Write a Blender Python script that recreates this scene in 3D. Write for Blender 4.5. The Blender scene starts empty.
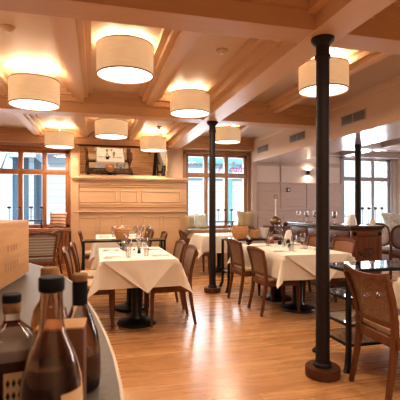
import bpy, bmesh, math, random
from mathutils import Vector, Matrix
random.seed(7)
PI = math.pi
scn = bpy.context.scene
COL = scn.collection

# ------------------------------------------------------------------ materials
def new_mat(name):
    m = bpy.data.materials.new(name); m.use_nodes = True
    nt = m.node_tree
    return m, nt, nt.nodes['Principled BSDF']

def plain(name, c, rough=0.5, metal=0.0, spec=0.5, noise=0.0, nscale=20, bump=0.0, coat=0.0):
    m, nt, b = new_mat(name)
    b.inputs['Roughness'].default_value = rough
    b.inputs['Metallic'].default_value = metal
    b.inputs['Specular IOR Level'].default_value = spec
    b.inputs['Coat Weight'].default_value = coat
    b.inputs['Coat Roughness'].default_value = 0.15
    tc = nt.nodes.new('ShaderNodeTexCoord')
    n = nt.nodes.new('ShaderNodeTexNoise'); n.inputs['Scale'].default_value = nscale
    nt.links.new(tc.outputs['Object'], n.inputs['Vector'])
    r = nt.nodes.new('ShaderNodeValToRGB')
    k = noise
    r.color_ramp.elements[0].position = 0.3; r.color_ramp.elements[1].position = 0.7
    r.color_ramp.elements[0].color = [x*(1-k) for x in c]+[1]
    r.color_ramp.elements[1].color = [min(1, x*(1+k)) for x in c]+[1]
    nt.links.new(n.outputs['Fac'], r.inputs['Fac'])
    nt.links.new(r.outputs['Color'], b.inputs['Base Color'])
    if bump:
        bp = nt.nodes.new('ShaderNodeBump'); bp.inputs['Strength'].default_value = bump
        bp.inputs['Distance'].default_value = 0.01
        nt.links.new(n.outputs['Fac'], bp.inputs['Height']); nt.links.new(bp.outputs['Normal'], b.inputs['Normal'])
    return m

def wood(name, c1, c2, axis='X', scale=6.0, rough=0.35, coat=0.0, stretch=14.0, spec=0.5):
    m, nt, b = new_mat(name)
    b.inputs['Roughness'].default_value = rough
    b.inputs['Coat Weight'].default_value = coat
    b.inputs['Coat Roughness'].default_value = 0.18
    b.inputs['Specular IOR Level'].default_value = spec
    tc = nt.nodes.new('ShaderNodeTexCoord')
    mp = nt.nodes.new('ShaderNodeMapping')
    s = [scale*stretch/4]*3
    s['XYZ'.index(axis)] = scale/4
    mp.inputs['Scale'].default_value = s
    n = nt.nodes.new('ShaderNodeTexNoise'); n.inputs['Scale'].default_value = 1.0
    n.inputs['Detail'].default_value = 4; n.inputs['Distortion'].default_value = 0.15
    r = nt.nodes.new('ShaderNodeValToRGB')
    r.color_ramp.elements[0].position = 0.32; r.color_ramp.elements[1].position = 0.68
    r.color_ramp.elements[0].color = list(c1)+[1]; r.color_ramp.elements[1].color = list(c2)+[1]
    nt.links.new(tc.outputs['Object'], mp.inputs['Vector']); nt.links.new(mp.outputs['Vector'], n.inputs['Vector'])
    nt.links.new(n.outputs['Fac'], r.inputs['Fac']); nt.links.new(r.outputs['Color'], b.inputs['Base Color'])
    return m

def emis(name, c, s, base=(0.8, 0.8, 0.8)):
    m, nt, b = new_mat(name)
    b.inputs['Base Color'].default_value = list(base)+[1]
    b.inputs['Emission Color'].default_value = list(c)+[1]
    b.inputs['Emission Strength'].default_value = s
    return m

def thin_glass(name, tint=(1, 1, 1), refl=0.12, rough=0.02, haze=0.0):
    m = bpy.data.materials.new(name); m.use_nodes = True
    nt = m.node_tree; nt.nodes.clear()
    out = nt.nodes.new('ShaderNodeOutputMaterial')
    t = nt.nodes.new('ShaderNodeBsdfTransparent'); t.inputs['Color'].default_value = list(tint)+[1]
    g = nt.nodes.new('ShaderNodeBsdfGlossy'); g.inputs['Roughness'].default_value = rough
    lw = nt.nodes.new('ShaderNodeLayerWeight'); lw.inputs['Blend'].default_value = 0.25
    mth = nt.nodes.new('ShaderNodeMath'); mth.operation = 'MULTIPLY_ADD'
    mth.inputs[1].default_value = 0.55; mth.inputs[2].default_value = refl; mth.use_clamp = True
    mx = nt.nodes.new('ShaderNodeMixShader')
    nt.links.new(lw.outputs['Facing'], mth.inputs[0]); nt.links.new(mth.outputs[0], mx.inputs['Fac'])
    nt.links.new(t.outputs[0], mx.inputs[1]); nt.links.new(g.outputs[0], mx.inputs[2])
    nt.links.new(mx.outputs[0], out.inputs['Surface'])
    return m

def solid_glass(name, c, rough=0.02, ior=1.45):
    m, nt, b = new_mat(name)
    b.inputs['Base Color'].default_value = list(c)+[1]
    b.inputs['Transmission Weight'].default_value = 1.0
    b.inputs['Roughness'].default_value = rough
    b.inputs['IOR'].default_value = ior
    return m

def cane(name, c1, c2, hole=0.30, scale=55.0):
    m = bpy.data.materials.new(name); m.use_nodes = True
    nt = m.node_tree; b = nt.nodes['Principled BSDF']; out = nt.nodes['Material Output']
    tc = nt.nodes.new('ShaderNodeTexCoord')
    ch = nt.nodes.new('ShaderNodeTexVoronoi'); ch.inputs['Scale'].default_value = scale
    nt.links.new(tc.outputs['Object'], ch.inputs['Vector'])
    r = nt.nodes.new('ShaderNodeValToRGB')
    r.color_ramp.elements[0].position = 0.15; r.color_ramp.elements[1].position = 0.6
    r.color_ramp.elements[0].color = list(c1)+[1]; r.color_ramp.elements[1].color = list(c2)+[1]
    nt.links.new(ch.outputs['Distance'], r.inputs['Fac']); nt.links.new(r.outputs['Color'], b.inputs['Base Color'])
    b.inputs['Roughness'].default_value = 0.55
    t = nt.nodes.new('ShaderNodeBsdfTransparent')
    lt = nt.nodes.new('ShaderNodeMath'); lt.operation = 'LESS_THAN'; lt.inputs[1].default_value = hole
    nt.links.new(ch.outputs['Distance'], lt.inputs[0])
    mx = nt.nodes.new('ShaderNodeMixShader')
    nt.links.new(lt.outputs[0], mx.inputs['Fac']); nt.links.new(b.outputs[0], mx.inputs[1]); nt.links.new(t.outputs[0], mx.inputs[2])
    nt.links.new(mx.outputs[0], out.inputs['Surface'])
    return m

def planks(name):
    m, nt, b = new_mat(name)
    tc = nt.nodes.new('ShaderNodeTexCoord')
    br = nt.nodes.new('ShaderNodeTexBrick')
    br.inputs['Scale'].default_value = 1.0
    br.inputs['Brick Width'].default_value = 1.1; br.inputs['Row Height'].default_value = 0.11
    br.inputs['Mortar Size'].default_value = 0.0012; br.inputs['Mortar Smooth'].default_value = 0.3
    br.offset = 0.37; br.offset_frequency = 2; br.squash = 1.0
    br.inputs['Color1'].default_value = (0.66, 0.375, 0.175, 1)
    br.inputs['Color2'].default_value = (0.53, 0.268, 0.112, 1)
    br.inputs['Mortar'].default_value = (0.34, 0.15, 0.06, 1)
    nt.links.new(tc.outputs['Object'], br.inputs['Vector'])
    mp = nt.nodes.new('ShaderNodeMapping'); mp.inputs['Scale'].default_value = (1.3, 16, 1)
    n = nt.nodes.new('ShaderNodeTexNoise'); n.inputs['Scale'].default_value = 1.0; n.inputs['Detail'].default_value = 5
    n.inputs['Distortion'].default_value = 0.8
    nt.links.new(tc.outputs['Object'], mp.inputs['Vector']); nt.links.new(mp.outputs['Vector'], n.inputs['Vector'])
    r = nt.nodes.new('ShaderNodeValToRGB')
    r.color_ramp.elements[0].position = 0.3; r.color_ramp.elements[1].position = 0.72
    r.color_ramp.elements[0].color = (0.62, 0.55, 0.5, 1); r.color_ramp.elements[1].color = (1.12, 1.1, 1.05, 1)
    nt.links.new(n.outputs['Fac'], r.inputs['Fac'])
    mx = nt.nodes.new('ShaderNodeMix'); mx.data_type = 'RGBA'; mx.blend_type = 'MULTIPLY'
    mx.inputs['Factor'].default_value = 0.5
    nt.links.new(br.outputs['Color'], mx.inputs['A']); nt.links.new(r.outputs['Color'], mx.inputs['B'])
    nt.links.new(mx.outputs['Result'], b.inputs['Base Color'])
    rr = nt.nodes.new('ShaderNodeMapRange'); rr.inputs['To Min'].default_value = 0.2; rr.inputs['To Max'].default_value = 0.36
    nt.links.new(n.outputs['Fac'], rr.inputs['Value']); nt.links.new(rr.outputs['Result'], b.inputs['Roughness'])
    b.inputs['Coat Weight'].default_value = 0.35; b.inputs['Coat Roughness'].default_value = 0.2
    bp = nt.nodes.new('ShaderNodeBump'); bp.inputs['Strength'].default_value = 0.05; bp.inputs['Distance'].default_value = 0.003
    nt.links.new(n.outputs['Fac'], bp.inputs['Height']); nt.links.new(bp.outputs['Normal'], b.inputs['Normal'])
    return m

def striped(name, c1, c2, axis, freq, duty=0.5, rough=0.8):
    m, nt, b = new_mat(name)
    b.inputs['Roughness'].default_value = rough
    tc = nt.nodes.new('ShaderNodeTexCoord'); sp = nt.nodes.new('ShaderNodeSeparateXYZ')
    nt.links.new(tc.outputs['Object'], sp.inputs[0])
    a = nt.nodes.new('ShaderNodeMath'); a.operation = 'MULTIPLY'; a.inputs[1].default_value = freq
    f = nt.nodes.new('ShaderNodeMath'); f.operation = 'FRACT'
    g = nt.nodes.new('ShaderNodeMath'); g.operation = 'LESS_THAN'; g.inputs[1].default_value = duty
    nt.links.new(sp.outputs['XYZ'.index(axis)], a.inputs[0]); nt.links.new(a.outputs[0], f.inputs[0]); nt.links.new(f.outputs[0], g.inputs[0])
    mx = nt.nodes.new('ShaderNodeMix'); mx.data_type = 'RGBA'
    mx.inputs['A'].default_value = list(c1)+[1]; mx.inputs['B'].default_value = list(c2)+[1]
    nt.links.new(g.outputs[0], mx.inputs['Factor']); nt.links.new(mx.outputs['Result'], b.inputs['Base Color'])
    return m

M = {}
M['floor'] = planks('oak_planks')
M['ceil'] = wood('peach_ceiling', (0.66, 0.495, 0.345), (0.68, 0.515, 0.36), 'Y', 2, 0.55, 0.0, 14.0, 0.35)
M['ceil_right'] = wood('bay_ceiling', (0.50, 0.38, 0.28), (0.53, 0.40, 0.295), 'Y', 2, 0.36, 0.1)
M['beam'] = wood('honey_beam_y', (0.645, 0.425, 0.24), (0.665, 0.442, 0.253), 'Y', 4, 0.42, 0.0)
M['beamx'] = wood('honey_beam_x', (0.535, 0.315, 0.152), (0.565, 0.337, 0.166), 'X', 4, 0.45, 0.0)
M['panel'] = wood('panel_wood', (0.56, 0.36, 0.215), (0.61, 0.40, 0.245), 'X', 3, 0.45)
M['frame'] = wood('window_wood', (0.36, 0.15, 0.06), (0.45, 0.20, 0.085), 'Z', 5, 0.4)
M['frame_r'] = wood('window_wood_pale', (0.36, 0.215, 0.145), (0.43, 0.265, 0.18), 'Z', 5, 0.4)
M['frame_a'] = plain('window_grey', (0.42, 0.39, 0.40), 0.4)
M['plaster'] = plain('warm_plaster', (0.70, 0.54, 0.41), 0.7, noise=0.03)
M['wall_r'] = plain('mauve_panel', (0.54, 0.41, 0.35), 0.45, noise=0.04)
M['wall_rw'] = plain('pale_plaster', (0.74, 0.63, 0.56), 0.6, noise=0.03)
M['soffit'] = wood('soffit_wood', (0.62, 0.45, 0.32), (0.66, 0.485, 0.345), 'Y', 2, 0.4)
M['lacquer'] = plain('white_lacquer', (0.56, 0.49, 0.47), 0.22, coat=0.5)
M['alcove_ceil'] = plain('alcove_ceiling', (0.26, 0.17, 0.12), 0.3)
M['iron'] = plain('dark_iron', (0.022, 0.014, 0.011), 0.55, 0.0, spec=0.3, noise=0.2)
M['black'] = plain('black_metal', (0.012, 0.011, 0.012), 0.33, 0.3)
M['plinth'] = wood('plinth_wood', (0.085, 0.030, 0.012), (0.125, 0.047, 0.019), 'X', 8, 0.45, 0, 14, 0.3)
M['chair'] = wood('chair_wood', (0.12, 0.046, 0.018), (0.19, 0.075, 0.029), 'Z', 8, 0.42, 0.0, 14.0, 0.3)
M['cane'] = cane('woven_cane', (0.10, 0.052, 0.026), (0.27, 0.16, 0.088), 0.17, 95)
M['cane_lit'] = cane('dense_cane_lit', (0.21, 0.08, 0.027), (0.29, 0.12, 0.045), 0.0, 80)  # orange of cane lit from the front, put into the colour
M['seatpad'] = plain('cream_seat', (0.60, 0.47, 0.33), 0.85, noise=0.08, nscale=60)
M['cloth'] = plain('white_cloth', (0.80, 0.735, 0.655), 0.85, noise=0.02, nscale=8, spec=0.2)
M['napkin'] = plain('white_napkin', (0.86, 0.83, 0.80), 0.85, spec=0.2)
def woven_shade(name):
    m, nt, b = new_mat(name)
    b.inputs['Base Color'].default_value = (0.66, 0.54, 0.39, 1); b.inputs['Roughness'].default_value = 0.85
    tc = nt.nodes.new('ShaderNodeTexCoord'); mp = nt.nodes.new('ShaderNodeMapping'); mp.inputs['Scale'].default_value = (9, 9, 60)
    n = nt.nodes.new('ShaderNodeTexNoise'); n.inputs['Scale'].default_value = 1.0; n.inputs['Detail'].default_value = 3
    mr_ = nt.nodes.new('ShaderNodeMapRange'); mr_.inputs['From Min'].default_value = 0.3; mr_.inputs['From Max'].default_value = 0.7
    mr_.inputs['To Min'].default_value = 0.33; mr_.inputs['To Max'].default_value = 0.48
    nt.links.new(tc.outputs['Object'], mp.inputs['Vector']); nt.links.new(mp.outputs['Vector'], n.inputs['Vector'])
    nt.links.new(n.outputs['Fac'], mr_.inputs['Value']); nt.links.new(mr_.outputs['Result'], b.inputs['Emission Strength'])
    b.inputs['Emission Color'].default_value = (1.0, 0.68, 0.38, 1)
    return m
M['shade'] = woven_shade('lit_shade')
M['shade_old'] = emis('lit_shade', (1.0, 0.68, 0.38), 0.42, (0.66, 0.54, 0.39))
M['shade_rim'] = plain('shade_rim', (0.45, 0.26, 0.13), 0.6)
M['diff'] = emis('lit_diffuser', (1.0, 0.93, 0.82), 2.6)
M['bulb'] = emis('lit_bulb', (1.0, 0.82, 0.58), 30.0)
M['wglass'] = thin_glass('window_glass', (0.97, 0.99, 1.0), 0.02)
M['tglass'] = thin_glass('console_glass', (0.72, 0.76, 0.76), 0.18)
M['drink'] = thin_glass('drinking_glass', (0.93, 0.93, 0.93), 0.10)
M['cutlery'] = plain('steel', (0.55, 0.50, 0.45), 0.2, 1.0)
M['mirror'] = plain('mirror_silver', (0.66, 0.62, 0.57), 0.015, 1.0)
M['vent'] = plain('vent_grey', (0.10, 0.08, 0.065), 0.6)
M['ventslat'] = plain('vent_slat', (0.40, 0.32, 0.25), 0.5)
M['white'] = plain('white_plastic', (0.78, 0.74, 0.70), 0.4)
M['redmetal'] = plain('sprinkler_red', (0.22, 0.07, 0.045), 0.35, 0.5)
M['copper'] = plain('old_copper', (0.30, 0.20, 0.13), 0.3, 0.9, noise=0.25, nscale=14)
M['darkwood'] = wood('sideboard_wood', (0.085, 0.032, 0.015), (0.14, 0.053, 0.024), 'Y', 7, 0.5, 0.1)
M['darkwood2'] = wood('sideboard_end', (0.14, 0.05, 0.019), (0.21, 0.08, 0.031), 'Z', 7, 0.3, 0.4)
M['darktop'] = wood('sideboard_top', (0.045, 0.028, 0.022), (0.07, 0.042, 0.03), 'Y', 7, 0.2, 0.5)
M['wicker'] = cane('wicker', (0.32, 0.14, 0.05), (0.66, 0.34, 0.14), 0.0, 90)
M['refl_mottle'] = cane('reflection_mottle_shelf', (0.09, 0.04, 0.018), (0.42, 0.24, 0.12), 0.0, 40)  # brown-cream speckle painted for reflections in the lowest glass shelf
M['bread'] = plain('bread_crust', (0.55, 0.27, 0.10), 0.7, noise=0.25)
M['counter'] = plain('grey_counter', (0.115, 0.09, 0.075), 0.5, noise=0.12, nscale=60)
M['counter_edge'] = plain('counter_edge', (0.55, 0.44, 0.33), 0.45)
M['barfront'] = wood('bar_front', (0.28, 0.12, 0.05), (0.38, 0.17, 0.07), 'Z', 5, 0.45)
M['crate'] = wood('crate_pine', (0.56, 0.30, 0.13), (0.68, 0.39, 0.18), 'Y', 7, 0.65, 0, 14, 0.2)
M['crate_pale'] = wood('pale_pine', (0.68, 0.45, 0.25), (0.76, 0.52, 0.30), 'Y', 7, 0.6)
M['burn'] = plain('burnt_mark', (0.46, 0.24, 0.11), 0.7)
M['bottle'] = solid_glass('clear_brown_glass', (0.80, 0.64, 0.50))
M['bottle_clear'] = solid_glass('clear_glass', (0.95, 0.90, 0.84))
M['bottle_amber'] = solid_glass('amber_glass', (0.70, 0.34, 0.10))
M['liq_gold'] = solid_glass('gold_liquid', (0.50, 0.23, 0.09), 0.0, 1.33)
M['liq_dark'] = plain('dark_liquid', (0.025, 0.009, 0.006), 0.06, spec=0.8)
M['liq_red'] = plain('red_brown_liquid', (0.075, 0.016, 0.008), 0.5, spec=0.1)
M['cap'] = plain('black_cap', (0.006, 0.005, 0.005), 0.6, spec=0.25)
M['cork'] = plain('cork', (0.27, 0.15, 0.065), 0.75, noise=0.2, nscale=120)
M['labelp'] = plain('paper_label', (0.62, 0.46, 0.28), 0.7)
M['ink'] = plain('black_ink', (0.015, 0.012, 0.01), 0.6)
M['carton'] = wood('brown_carton', (0.11, 0.04, 0.016), (0.15, 0.058, 0.024), 'Z', 5, 0.55)
M['carton_top'] = plain('tan_flap', (0.50, 0.31, 0.16), 0.6)
M['pillow_s'] = striped('striped_pillow', (0.62, 0.47, 0.36), (0.34, 0.13, 0.07), 'Z', 15.0, 0.42)
M['pillow_o'] = striped('olive_pillow', (0.36, 0.29, 0.18), (0.44, 0.33, 0.19), 'X', 6.0, 0.5)
M['pillow_g'] = plain('grey_green_pillow', (0.48, 0.47, 0.39), 0.85, noise=0.15, nscale=30)
M['pillow_w'] = plain('leaf_print_pillow', (0.62, 0.60, 0.53), 0.85, noise=0.3, nscale=16)
M['greystripe'] = striped('grey_stripe', (0.40, 0.36, 0.33), (0.24, 0.21, 0.19), 'Z', 22.0, 0.5)
M['purple'] = plain('grey_mauve_fabric', (0.26, 0.22, 0.27), 0.8, noise=0.1)
M['whitefab'] = plain('white_fabric', (0.74, 0.72, 0.76), 0.8, noise=0.1, nscale=30)
M['red'] = plain('rust_red', (0.42, 0.10, 0.04), 0.5)
M['candle'] = plain('candle_wax', (0.80, 0.72, 0.62), 0.5)
M['candle_red'] = plain('red_glass', (0.50, 0.13, 0.08), 0.3)
M['greymetal'] = plain('grey_metal', (0.09, 0.085, 0.085), 0.35, 0.7)
M['green'] = plain('dark_leaf', (0.03, 0.045, 0.02), 0.6)
M['pink'] = emis('pink_vinyl_glow', (0.60, 0.10, 0.50), 0.3, (0.55, 0.08, 0.42))  # faint glow added to the lettering, which is no light source
M['siding'] = striped('white_siding', (0.66, 0.73, 0.78), (0.50, 0.58, 0.65), 'Z', 5.0, 0.16)
M['teal'] = plain('teal_paint', (0.26, 0.52, 0.55), 0.6)
M['bluegrey'] = plain('blue_grey_wall', (0.13, 0.20, 0.28), 0.7, noise=0.1)
M['bark'] = plain('grey_bark', (0.10, 0.11, 0.12), 0.8, noise=0.3)
M['street'] = plain('pale_paving', (0.62, 0.64, 0.66), 0.8, noise=0.1)
M['plate'] = plain('porcelain', (0.74, 0.69, 0.64), 0.2)

# ------------------------------------------------------------------ geometry helpers
def BM(): return bmesh.new()

def box(bm, x0, x1, y0, y1, z0, z1, bev=0.0, mat=None):
    r = bmesh.ops.create_cube(bm, size=1.0)
    vs = r['verts']
    for v in vs:
        v.co = Vector(((x0+x1)/2+v.co.x*(x1-x0), (y0+y1)/2+v.co.y*(y1-y0), (z0+z1)/2+v.co.z*(z1-z0)))
    if bev > 0:
        es = list({e for v in vs for e in v.link_edges})
        r2 = bmesh.ops.bevel(bm, geom=es, offset=bev, segments=2, affect='EDGES', profile=0.5)
        vs = list({v for f in r2['faces'] for v in f.verts} | {v for v in vs if v.is_valid})
    if mat is not None:
        for v in vs: v.co = mat @ v.co
    return vs

def lathe(bm, prof, seg=24, c=(0, 0, 0), closed=False, sq=None):
    """prof: list of (r,z). sq: superellipse exponent for squarish sections."""
    rings = []
    for r, z in prof:
        if r <= 1e-6:
            rings.append([bm.verts.new((c[0], c[1], c[2]+z))]); continue
        ring = []
        for i in range(seg):
            a = 2*PI*i/seg
            k = 1.0
            if sq: k = 1.0/((abs(math.cos(a))**sq+abs(math.sin(a))**sq)**(1/sq))
            ring.append(bm.verts.new((c[0]+r*k*math.cos(a), c[1]+r*k*math.sin(a), c[2]+z)))
        rings.append(ring)
    for a, b in zip(rings[:-1], rings[1:]):
        if len(a) == 1 and len(b) == 1: continue
        for i in range(seg):
            j = (i+1) % seg
            if len(a) == 1: bm.faces.new((a[0], b[j], b[i]))
            elif len(b) == 1: bm.faces.new((a[i], a[j], b[0]))
            else: bm.faces.new((a[i], a[j], b[j], b[i]))

def sweep(bm, pts, sizes, seg=8, up=(0, 0, 1), rect=False, caps=True):
    """tube along pts; sizes: float, or (w,h) per point; w is across (side), h along 'up-ish' normal"""
    pts = [Vector(p) for p in pts]; n = len(pts)
    rings = []
    for i, p in enumerate(pts):
        t = (pts[min(i+1, n-1)]-pts[max(i-1, 0)]).normalized()
        u = Vector(up)
        if abs(t.dot(u)) > 0.98: u = Vector((0, 1, 0)) if abs(t.y) < 0.9 else Vector((1, 0, 0))
        s = t.cross(u).normalized(); nn = s.cross(t).normalized()
        sz = sizes[i] if isinstance(sizes, list) else sizes
        if not isinstance(sz, tuple): sz = (sz, sz)
        w, h = sz
        ring = []
        for k in range(seg):
            a = 2*PI*k/seg + (PI/4 if rect and seg == 4 else 0)
            ca, sa = math.cos(a), math.sin(a)
            if rect:
                m = max(abs(ca), abs(sa)); 
                q = 0.25
                ca, sa = ca/m*(1-q)+ca*q, sa/m*(1-q)+sa*q
            ring.append(bm.verts.new(p+s*(ca*w)+nn*(sa*h)))
        rings.append(ring)
    for a, b in zip(rings[:-1], rings[1:]):
        for i in range(seg):
            j = (i+1) % seg
            bm.faces.new((a[i], a[j], b[j], b[i]))
    if caps:
        bm.faces.new(rings[0]); bm.faces.new(rings[-1])

def prism(bm, prof, axis, a, b):
    """closed profile swept along axis. axis 'Y': prof=(x,z); 'X': prof=(y,z); 'Z': prof=(x,y)"""
    def P(u, v, t):
        return {'Y': (u, t, v), 'X': (t, u, v), 'Z': (u, v, t)}[axis]
    A = [bm.verts.new(P(u, v, a)) for u, v in prof]; B = [bm.verts.new(P(u, v, b)) for u, v in prof]
    n = len(prof)
    for i in range(n):
        j = (i+1) % n
        bm.faces.new((A[i], A[j], B[j], B[i]))
    bm.faces.new(A); bm.faces.new(B)

def obj(name, bm, mat, parent=None, loc=None, rot=None, ang=35, smooth=True):
    bmesh.ops.recalc_face_normals(bm, faces=bm.faces)
    me = bpy.data.meshes.new(name); bm.to_mesh(me); bm.free()
    me.materials.append(M[mat])
    if smooth:
        for p in me.polygons: p.use_smooth = True
        me.set_sharp_from_angle(angle=math.radians(ang))
    o = bpy.data.objects.new(name, me); COL.objects.link(o)
    if parent: o.parent = parent
    if loc: o.location = loc
    if rot: o.rotation_euler = rot
    return o

def thing(name, label, cat, loc=(0, 0, 0), rotz=0, group=None, kind=None):
    o = bpy.data.objects.new(name, None); COL.objects.link(o)
    o.empty_display_size = 0.1
    o.location = loc; o.rotation_euler = (0, 0, rotz); o['label'] = label; o['category'] = cat
    if group: o['group'] = group
    if kind: o['kind'] = kind
    return o

def tag(o, label, cat, group=None, kind=None):
    o['label'] = label; o['category'] = cat
    if group: o['group'] = group
    if kind: o['kind'] = kind
    return o

def struct(name, bm, mat, parent=None, smooth=False):
    o = obj(name, bm, mat, parent, smooth=smooth)
    if parent is None: o['kind'] = 'structure'
    return o

def dup(root, loc, rotz, label=None, group=None):
    r = root.copy(); COL.objects.link(r); r.location = loc; r.scale = (1, 1, 1); r.rotation_euler = (0, 0, rotz)
    if label: r['label'] = label
    if group: r['group'] = group
    for ch in list(root.children):
        c = ch.copy(); COL.objects.link(c); c.parent = r
        for g in list(ch.children):
            d = g.copy(); COL.objects.link(d); d.parent = c
    return r

def light(name, typ, loc, energy, color=(1, 0.74, 0.48), size=0.1, rot=(0, 0, 0), parent=None, shape=None, sy=None, spread=None):
    l = bpy.data.lights.new(name, typ); l.energy = energy; l.color = color
    if typ == 'AREA':
        l.size = size
        if shape: l.shape = shape
        if sy: l.size_y = sy
        if spread: l.spread = spread
    elif typ == 'POINT': l.shadow_soft_size = size
    o = bpy.data.objects.new(name, l); COL.objects.link(o); o.location = loc; o.rotation_euler = rot
    if parent: o.parent = parent
    return o

# ------------------------------------------------------------------ room shell
XL, XR, YB, YF = -3.4, 7.75, 9.1, -2.2
ZC = 2.9
b = BM(); box(b, XL-0.2, XR+0.2, YF-0.2, YB+0.35, -0.1, 0); struct('floor', b, 'floor')
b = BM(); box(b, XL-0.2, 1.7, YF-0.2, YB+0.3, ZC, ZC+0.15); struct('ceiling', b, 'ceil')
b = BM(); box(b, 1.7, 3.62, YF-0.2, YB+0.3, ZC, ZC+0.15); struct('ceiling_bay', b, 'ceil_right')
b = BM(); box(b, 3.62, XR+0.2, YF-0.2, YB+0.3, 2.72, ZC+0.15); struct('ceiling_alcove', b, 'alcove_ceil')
b = BM(); box(b, XL-0.2, XL, YF-0.2, YB+0.2, 0, ZC); struct('wall_left', b, 'plaster')
b = BM(); box(b, XR, XR+0.2, YF-0.2, YB+0.2, 0, ZC); struct('wall_right', b, 'wall_rw')
b = BM(); box(b, XL-0.2, XR+0.2, YF-0.2, YF, 0, ZC); struct('wall_front', b, 'plaster')

# back wall with three window openings
WL = (-2.50, -0.54, 0.86, 2.50)     # x0,x1,z0,z1 openings incl. frames
WR = (2.02, 3.52, 0.80, 2.53)
WA = (6.12, 7.55, 0.62, 2.55)
YW0, YW1 = 9.1, 9.34
def wallpiece(bm, x0, x1, z0, z1): box(bm, x0, x1, YW0, YW1, z0, z1)
b = BM()
wallpiece(b, XL, WL[0], 0, ZC); wallpiece(b, WL[0], WL[1], 0, WL[2]); wallpiece(b, WL[0], WL[1], WL[3], ZC)
wallpiece(b, WL[1], WR[0], 0, ZC); wallpiece(b, WR[0], WR[1], 0, WR[2]); wallpiece(b, WR[0], WR[1], WR[3], ZC)
wallpiece(b, WR[1], 3.62, 0, ZC)
struct('wall_back', b, 'plaster')
b = BM()
wallpiece(b, 3.62, WA[0], 0, ZC); wallpiece(b, WA[0], WA[1], 0, WA[2]); wallpiece(b, WA[0], WA[1], WA[3], ZC); wallpiece(b, WA[1], XR, 0, ZC)
struct('wall_alcove', b, 'wall_rw')

def window(name, W, divs, ztr, fmat, fw=0.045, mid=0.045, zcut=None):
    x0, x1, z0, z1 = W
    root = bpy.data.objects.new(name, None); COL.objects.link(root); root['kind'] = 'structure'
    yf0, yf1 = 9.12, 9.22
    b = BM()
    box(b, x0, x1, yf0, yf1, z0, z0+0.07, 0.006); box(b, x0, x1, yf0, yf1, z1-0.06, z1, 0.006)
    box(b, x0, x0+0.06, yf0, yf1, z0, z1, 0.006); box(b, x1-0.08, x1, yf0, yf1, z0, z1, 0.006)
    for d in divs: box(b, d-mid, d+mid, yf0-0.01, yf1, z0, z1, 0.006)
    box(b, x0, x1, yf0-0.015, yf1, ztr-0.055, ztr+0.055, 0.006)
    # casing on the room side
    box(b, x0-0.07, x0+0.005, 9.07, 9.13, z0-0.05, z1+0.05, 0.006); box(b, x1-0.005, x1+0.06, 9.07, 9.13, z0-0.05, z1+0.05, 0.006)
    box(b, x0-0.07, x1+0.07, 9.07, 9.13, z1-0.005, z1+0.07, 0.006)
    obj('window_frame', b, fmat, root)
    xs = [x0+0.06]+[v for d in divs for v in (d-mid, d+mid)]+[x1-0.08]
    for i in range(0, len(xs), 2):
        for za, zb in ((z0+0.07, ztr-0.055), (ztr+0.055, z1-0.06)):
            b = BM(); box(b, xs[i], xs[i+1], 9.165, 9.171, za, zb); obj('window_pane', b, 'wglass', root)
    return root
window('window_1', WL, [-1.98, -1.51, -1.04], 2.04, 'frame')
wr = window('window_2', WR, [2.50, 3.00], 2.04, 'frame_r')
window('window_3', WA, [6.60, 7.02], 2.02, 'frame_a')
# window sills
b = BM(); box(b, WL[0]-0.08, WL[1]+0.06, 8.74, 9.12, 0.80, 0.86, 0.01); struct('trim_1', b, 'frame')
b = BM(); box(b, WR[0]-0.02, 3.60, 8.74, 9.12, 0.74, 0.80, 0.01); struct('trim_2', b, 'frame_r')
b = BM(); box(b, WA[0]-0.1, XR, 8.70, 9.12, 0.56, 0.62, 0.01); struct('trim_3', b, 'frame_a')
# pink lettering on the panes of window 2
def lettering(txt, x, z, size):
    cu = bpy.data.curves.new('letters', 'FONT'); cu.body = txt; cu.size = size; cu.shear = 0.45; cu.extrude = 0.002; cu.offset = 0.003; cu.space_character = 1.05
    to = bpy.data.objects.new('letters', cu); COL.objects.link(to)
    dg = bpy.context.evaluated_depsgraph_get()
    me = bpy.data.meshes.new_from_object(to.evaluated_get(dg))
    bpy.data.objects.remove(to)
    me.materials.clear(); me.materials.append(M['pink'])
    o = bpy.data.objects.new('window_lettering', me); COL.objects.link(o); o.parent = wr
    o.location = (x, 9.158, z); o.rotation_euler = (PI/2, 0, 0)
lettering('oals', 3.07, 2.14, 0.21)
lettering('l', 2.80, 2.13, 0.24); lettering('v', 2.70, 2.27, 0.13); lettering(',', 2.56, 2.17, 0.2)
lettering('o', 3.16, 2.33, 0.10)

# ---------------- ceiling beams
def stepped(c, w, z0, steps):
    """cross-section (u,z) symmetrical stepped profile widening upward"""
    pts_r = []; cw, cz = w/2, z0
    pts_r.append((cw, cz))
    for dw, zz in steps:
        pts_r.append((cw, zz)); cw += dw; pts_r.append((cw, zz))
    pts_r.append((cw, ZC+0.02))
    return [(c+u, z) for u, z in pts_r]+[(c-u, z) for u, z in reversed(pts_r)]
def beam(axis, c, a, bb, w, z0, steps, mat):
    b = BM(); prism(b, stepped(c, w, z0, steps), axis, a, bb); return struct('ceiling_beam', b, mat)
ST_MAIN = [(0.07, 2.72), (0.07, 2.81)]
ST_SEC = [(0.055, 2.80), (0.06, 2.855)]
beam('Y', 1.70, YF, YB, 0.27, 2.60, ST_MAIN, 'beam')
for x in (0.75, -0.20, -1.15, -2.10, -3.05): beam('Y', x, YF, YB, 0.10, 2.76, ST_SEC, 'beam')
beam('Y', 2.70, YF, YB, 0.10, 2.76, ST_SEC, 'beam')
for y in (-0.36, 2.80, 5.95): beam('X', y, XL, 3.62, 0.25, 2.601, [(0.045, 2.74), (0.05, 2.82)], 'beamx')
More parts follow.
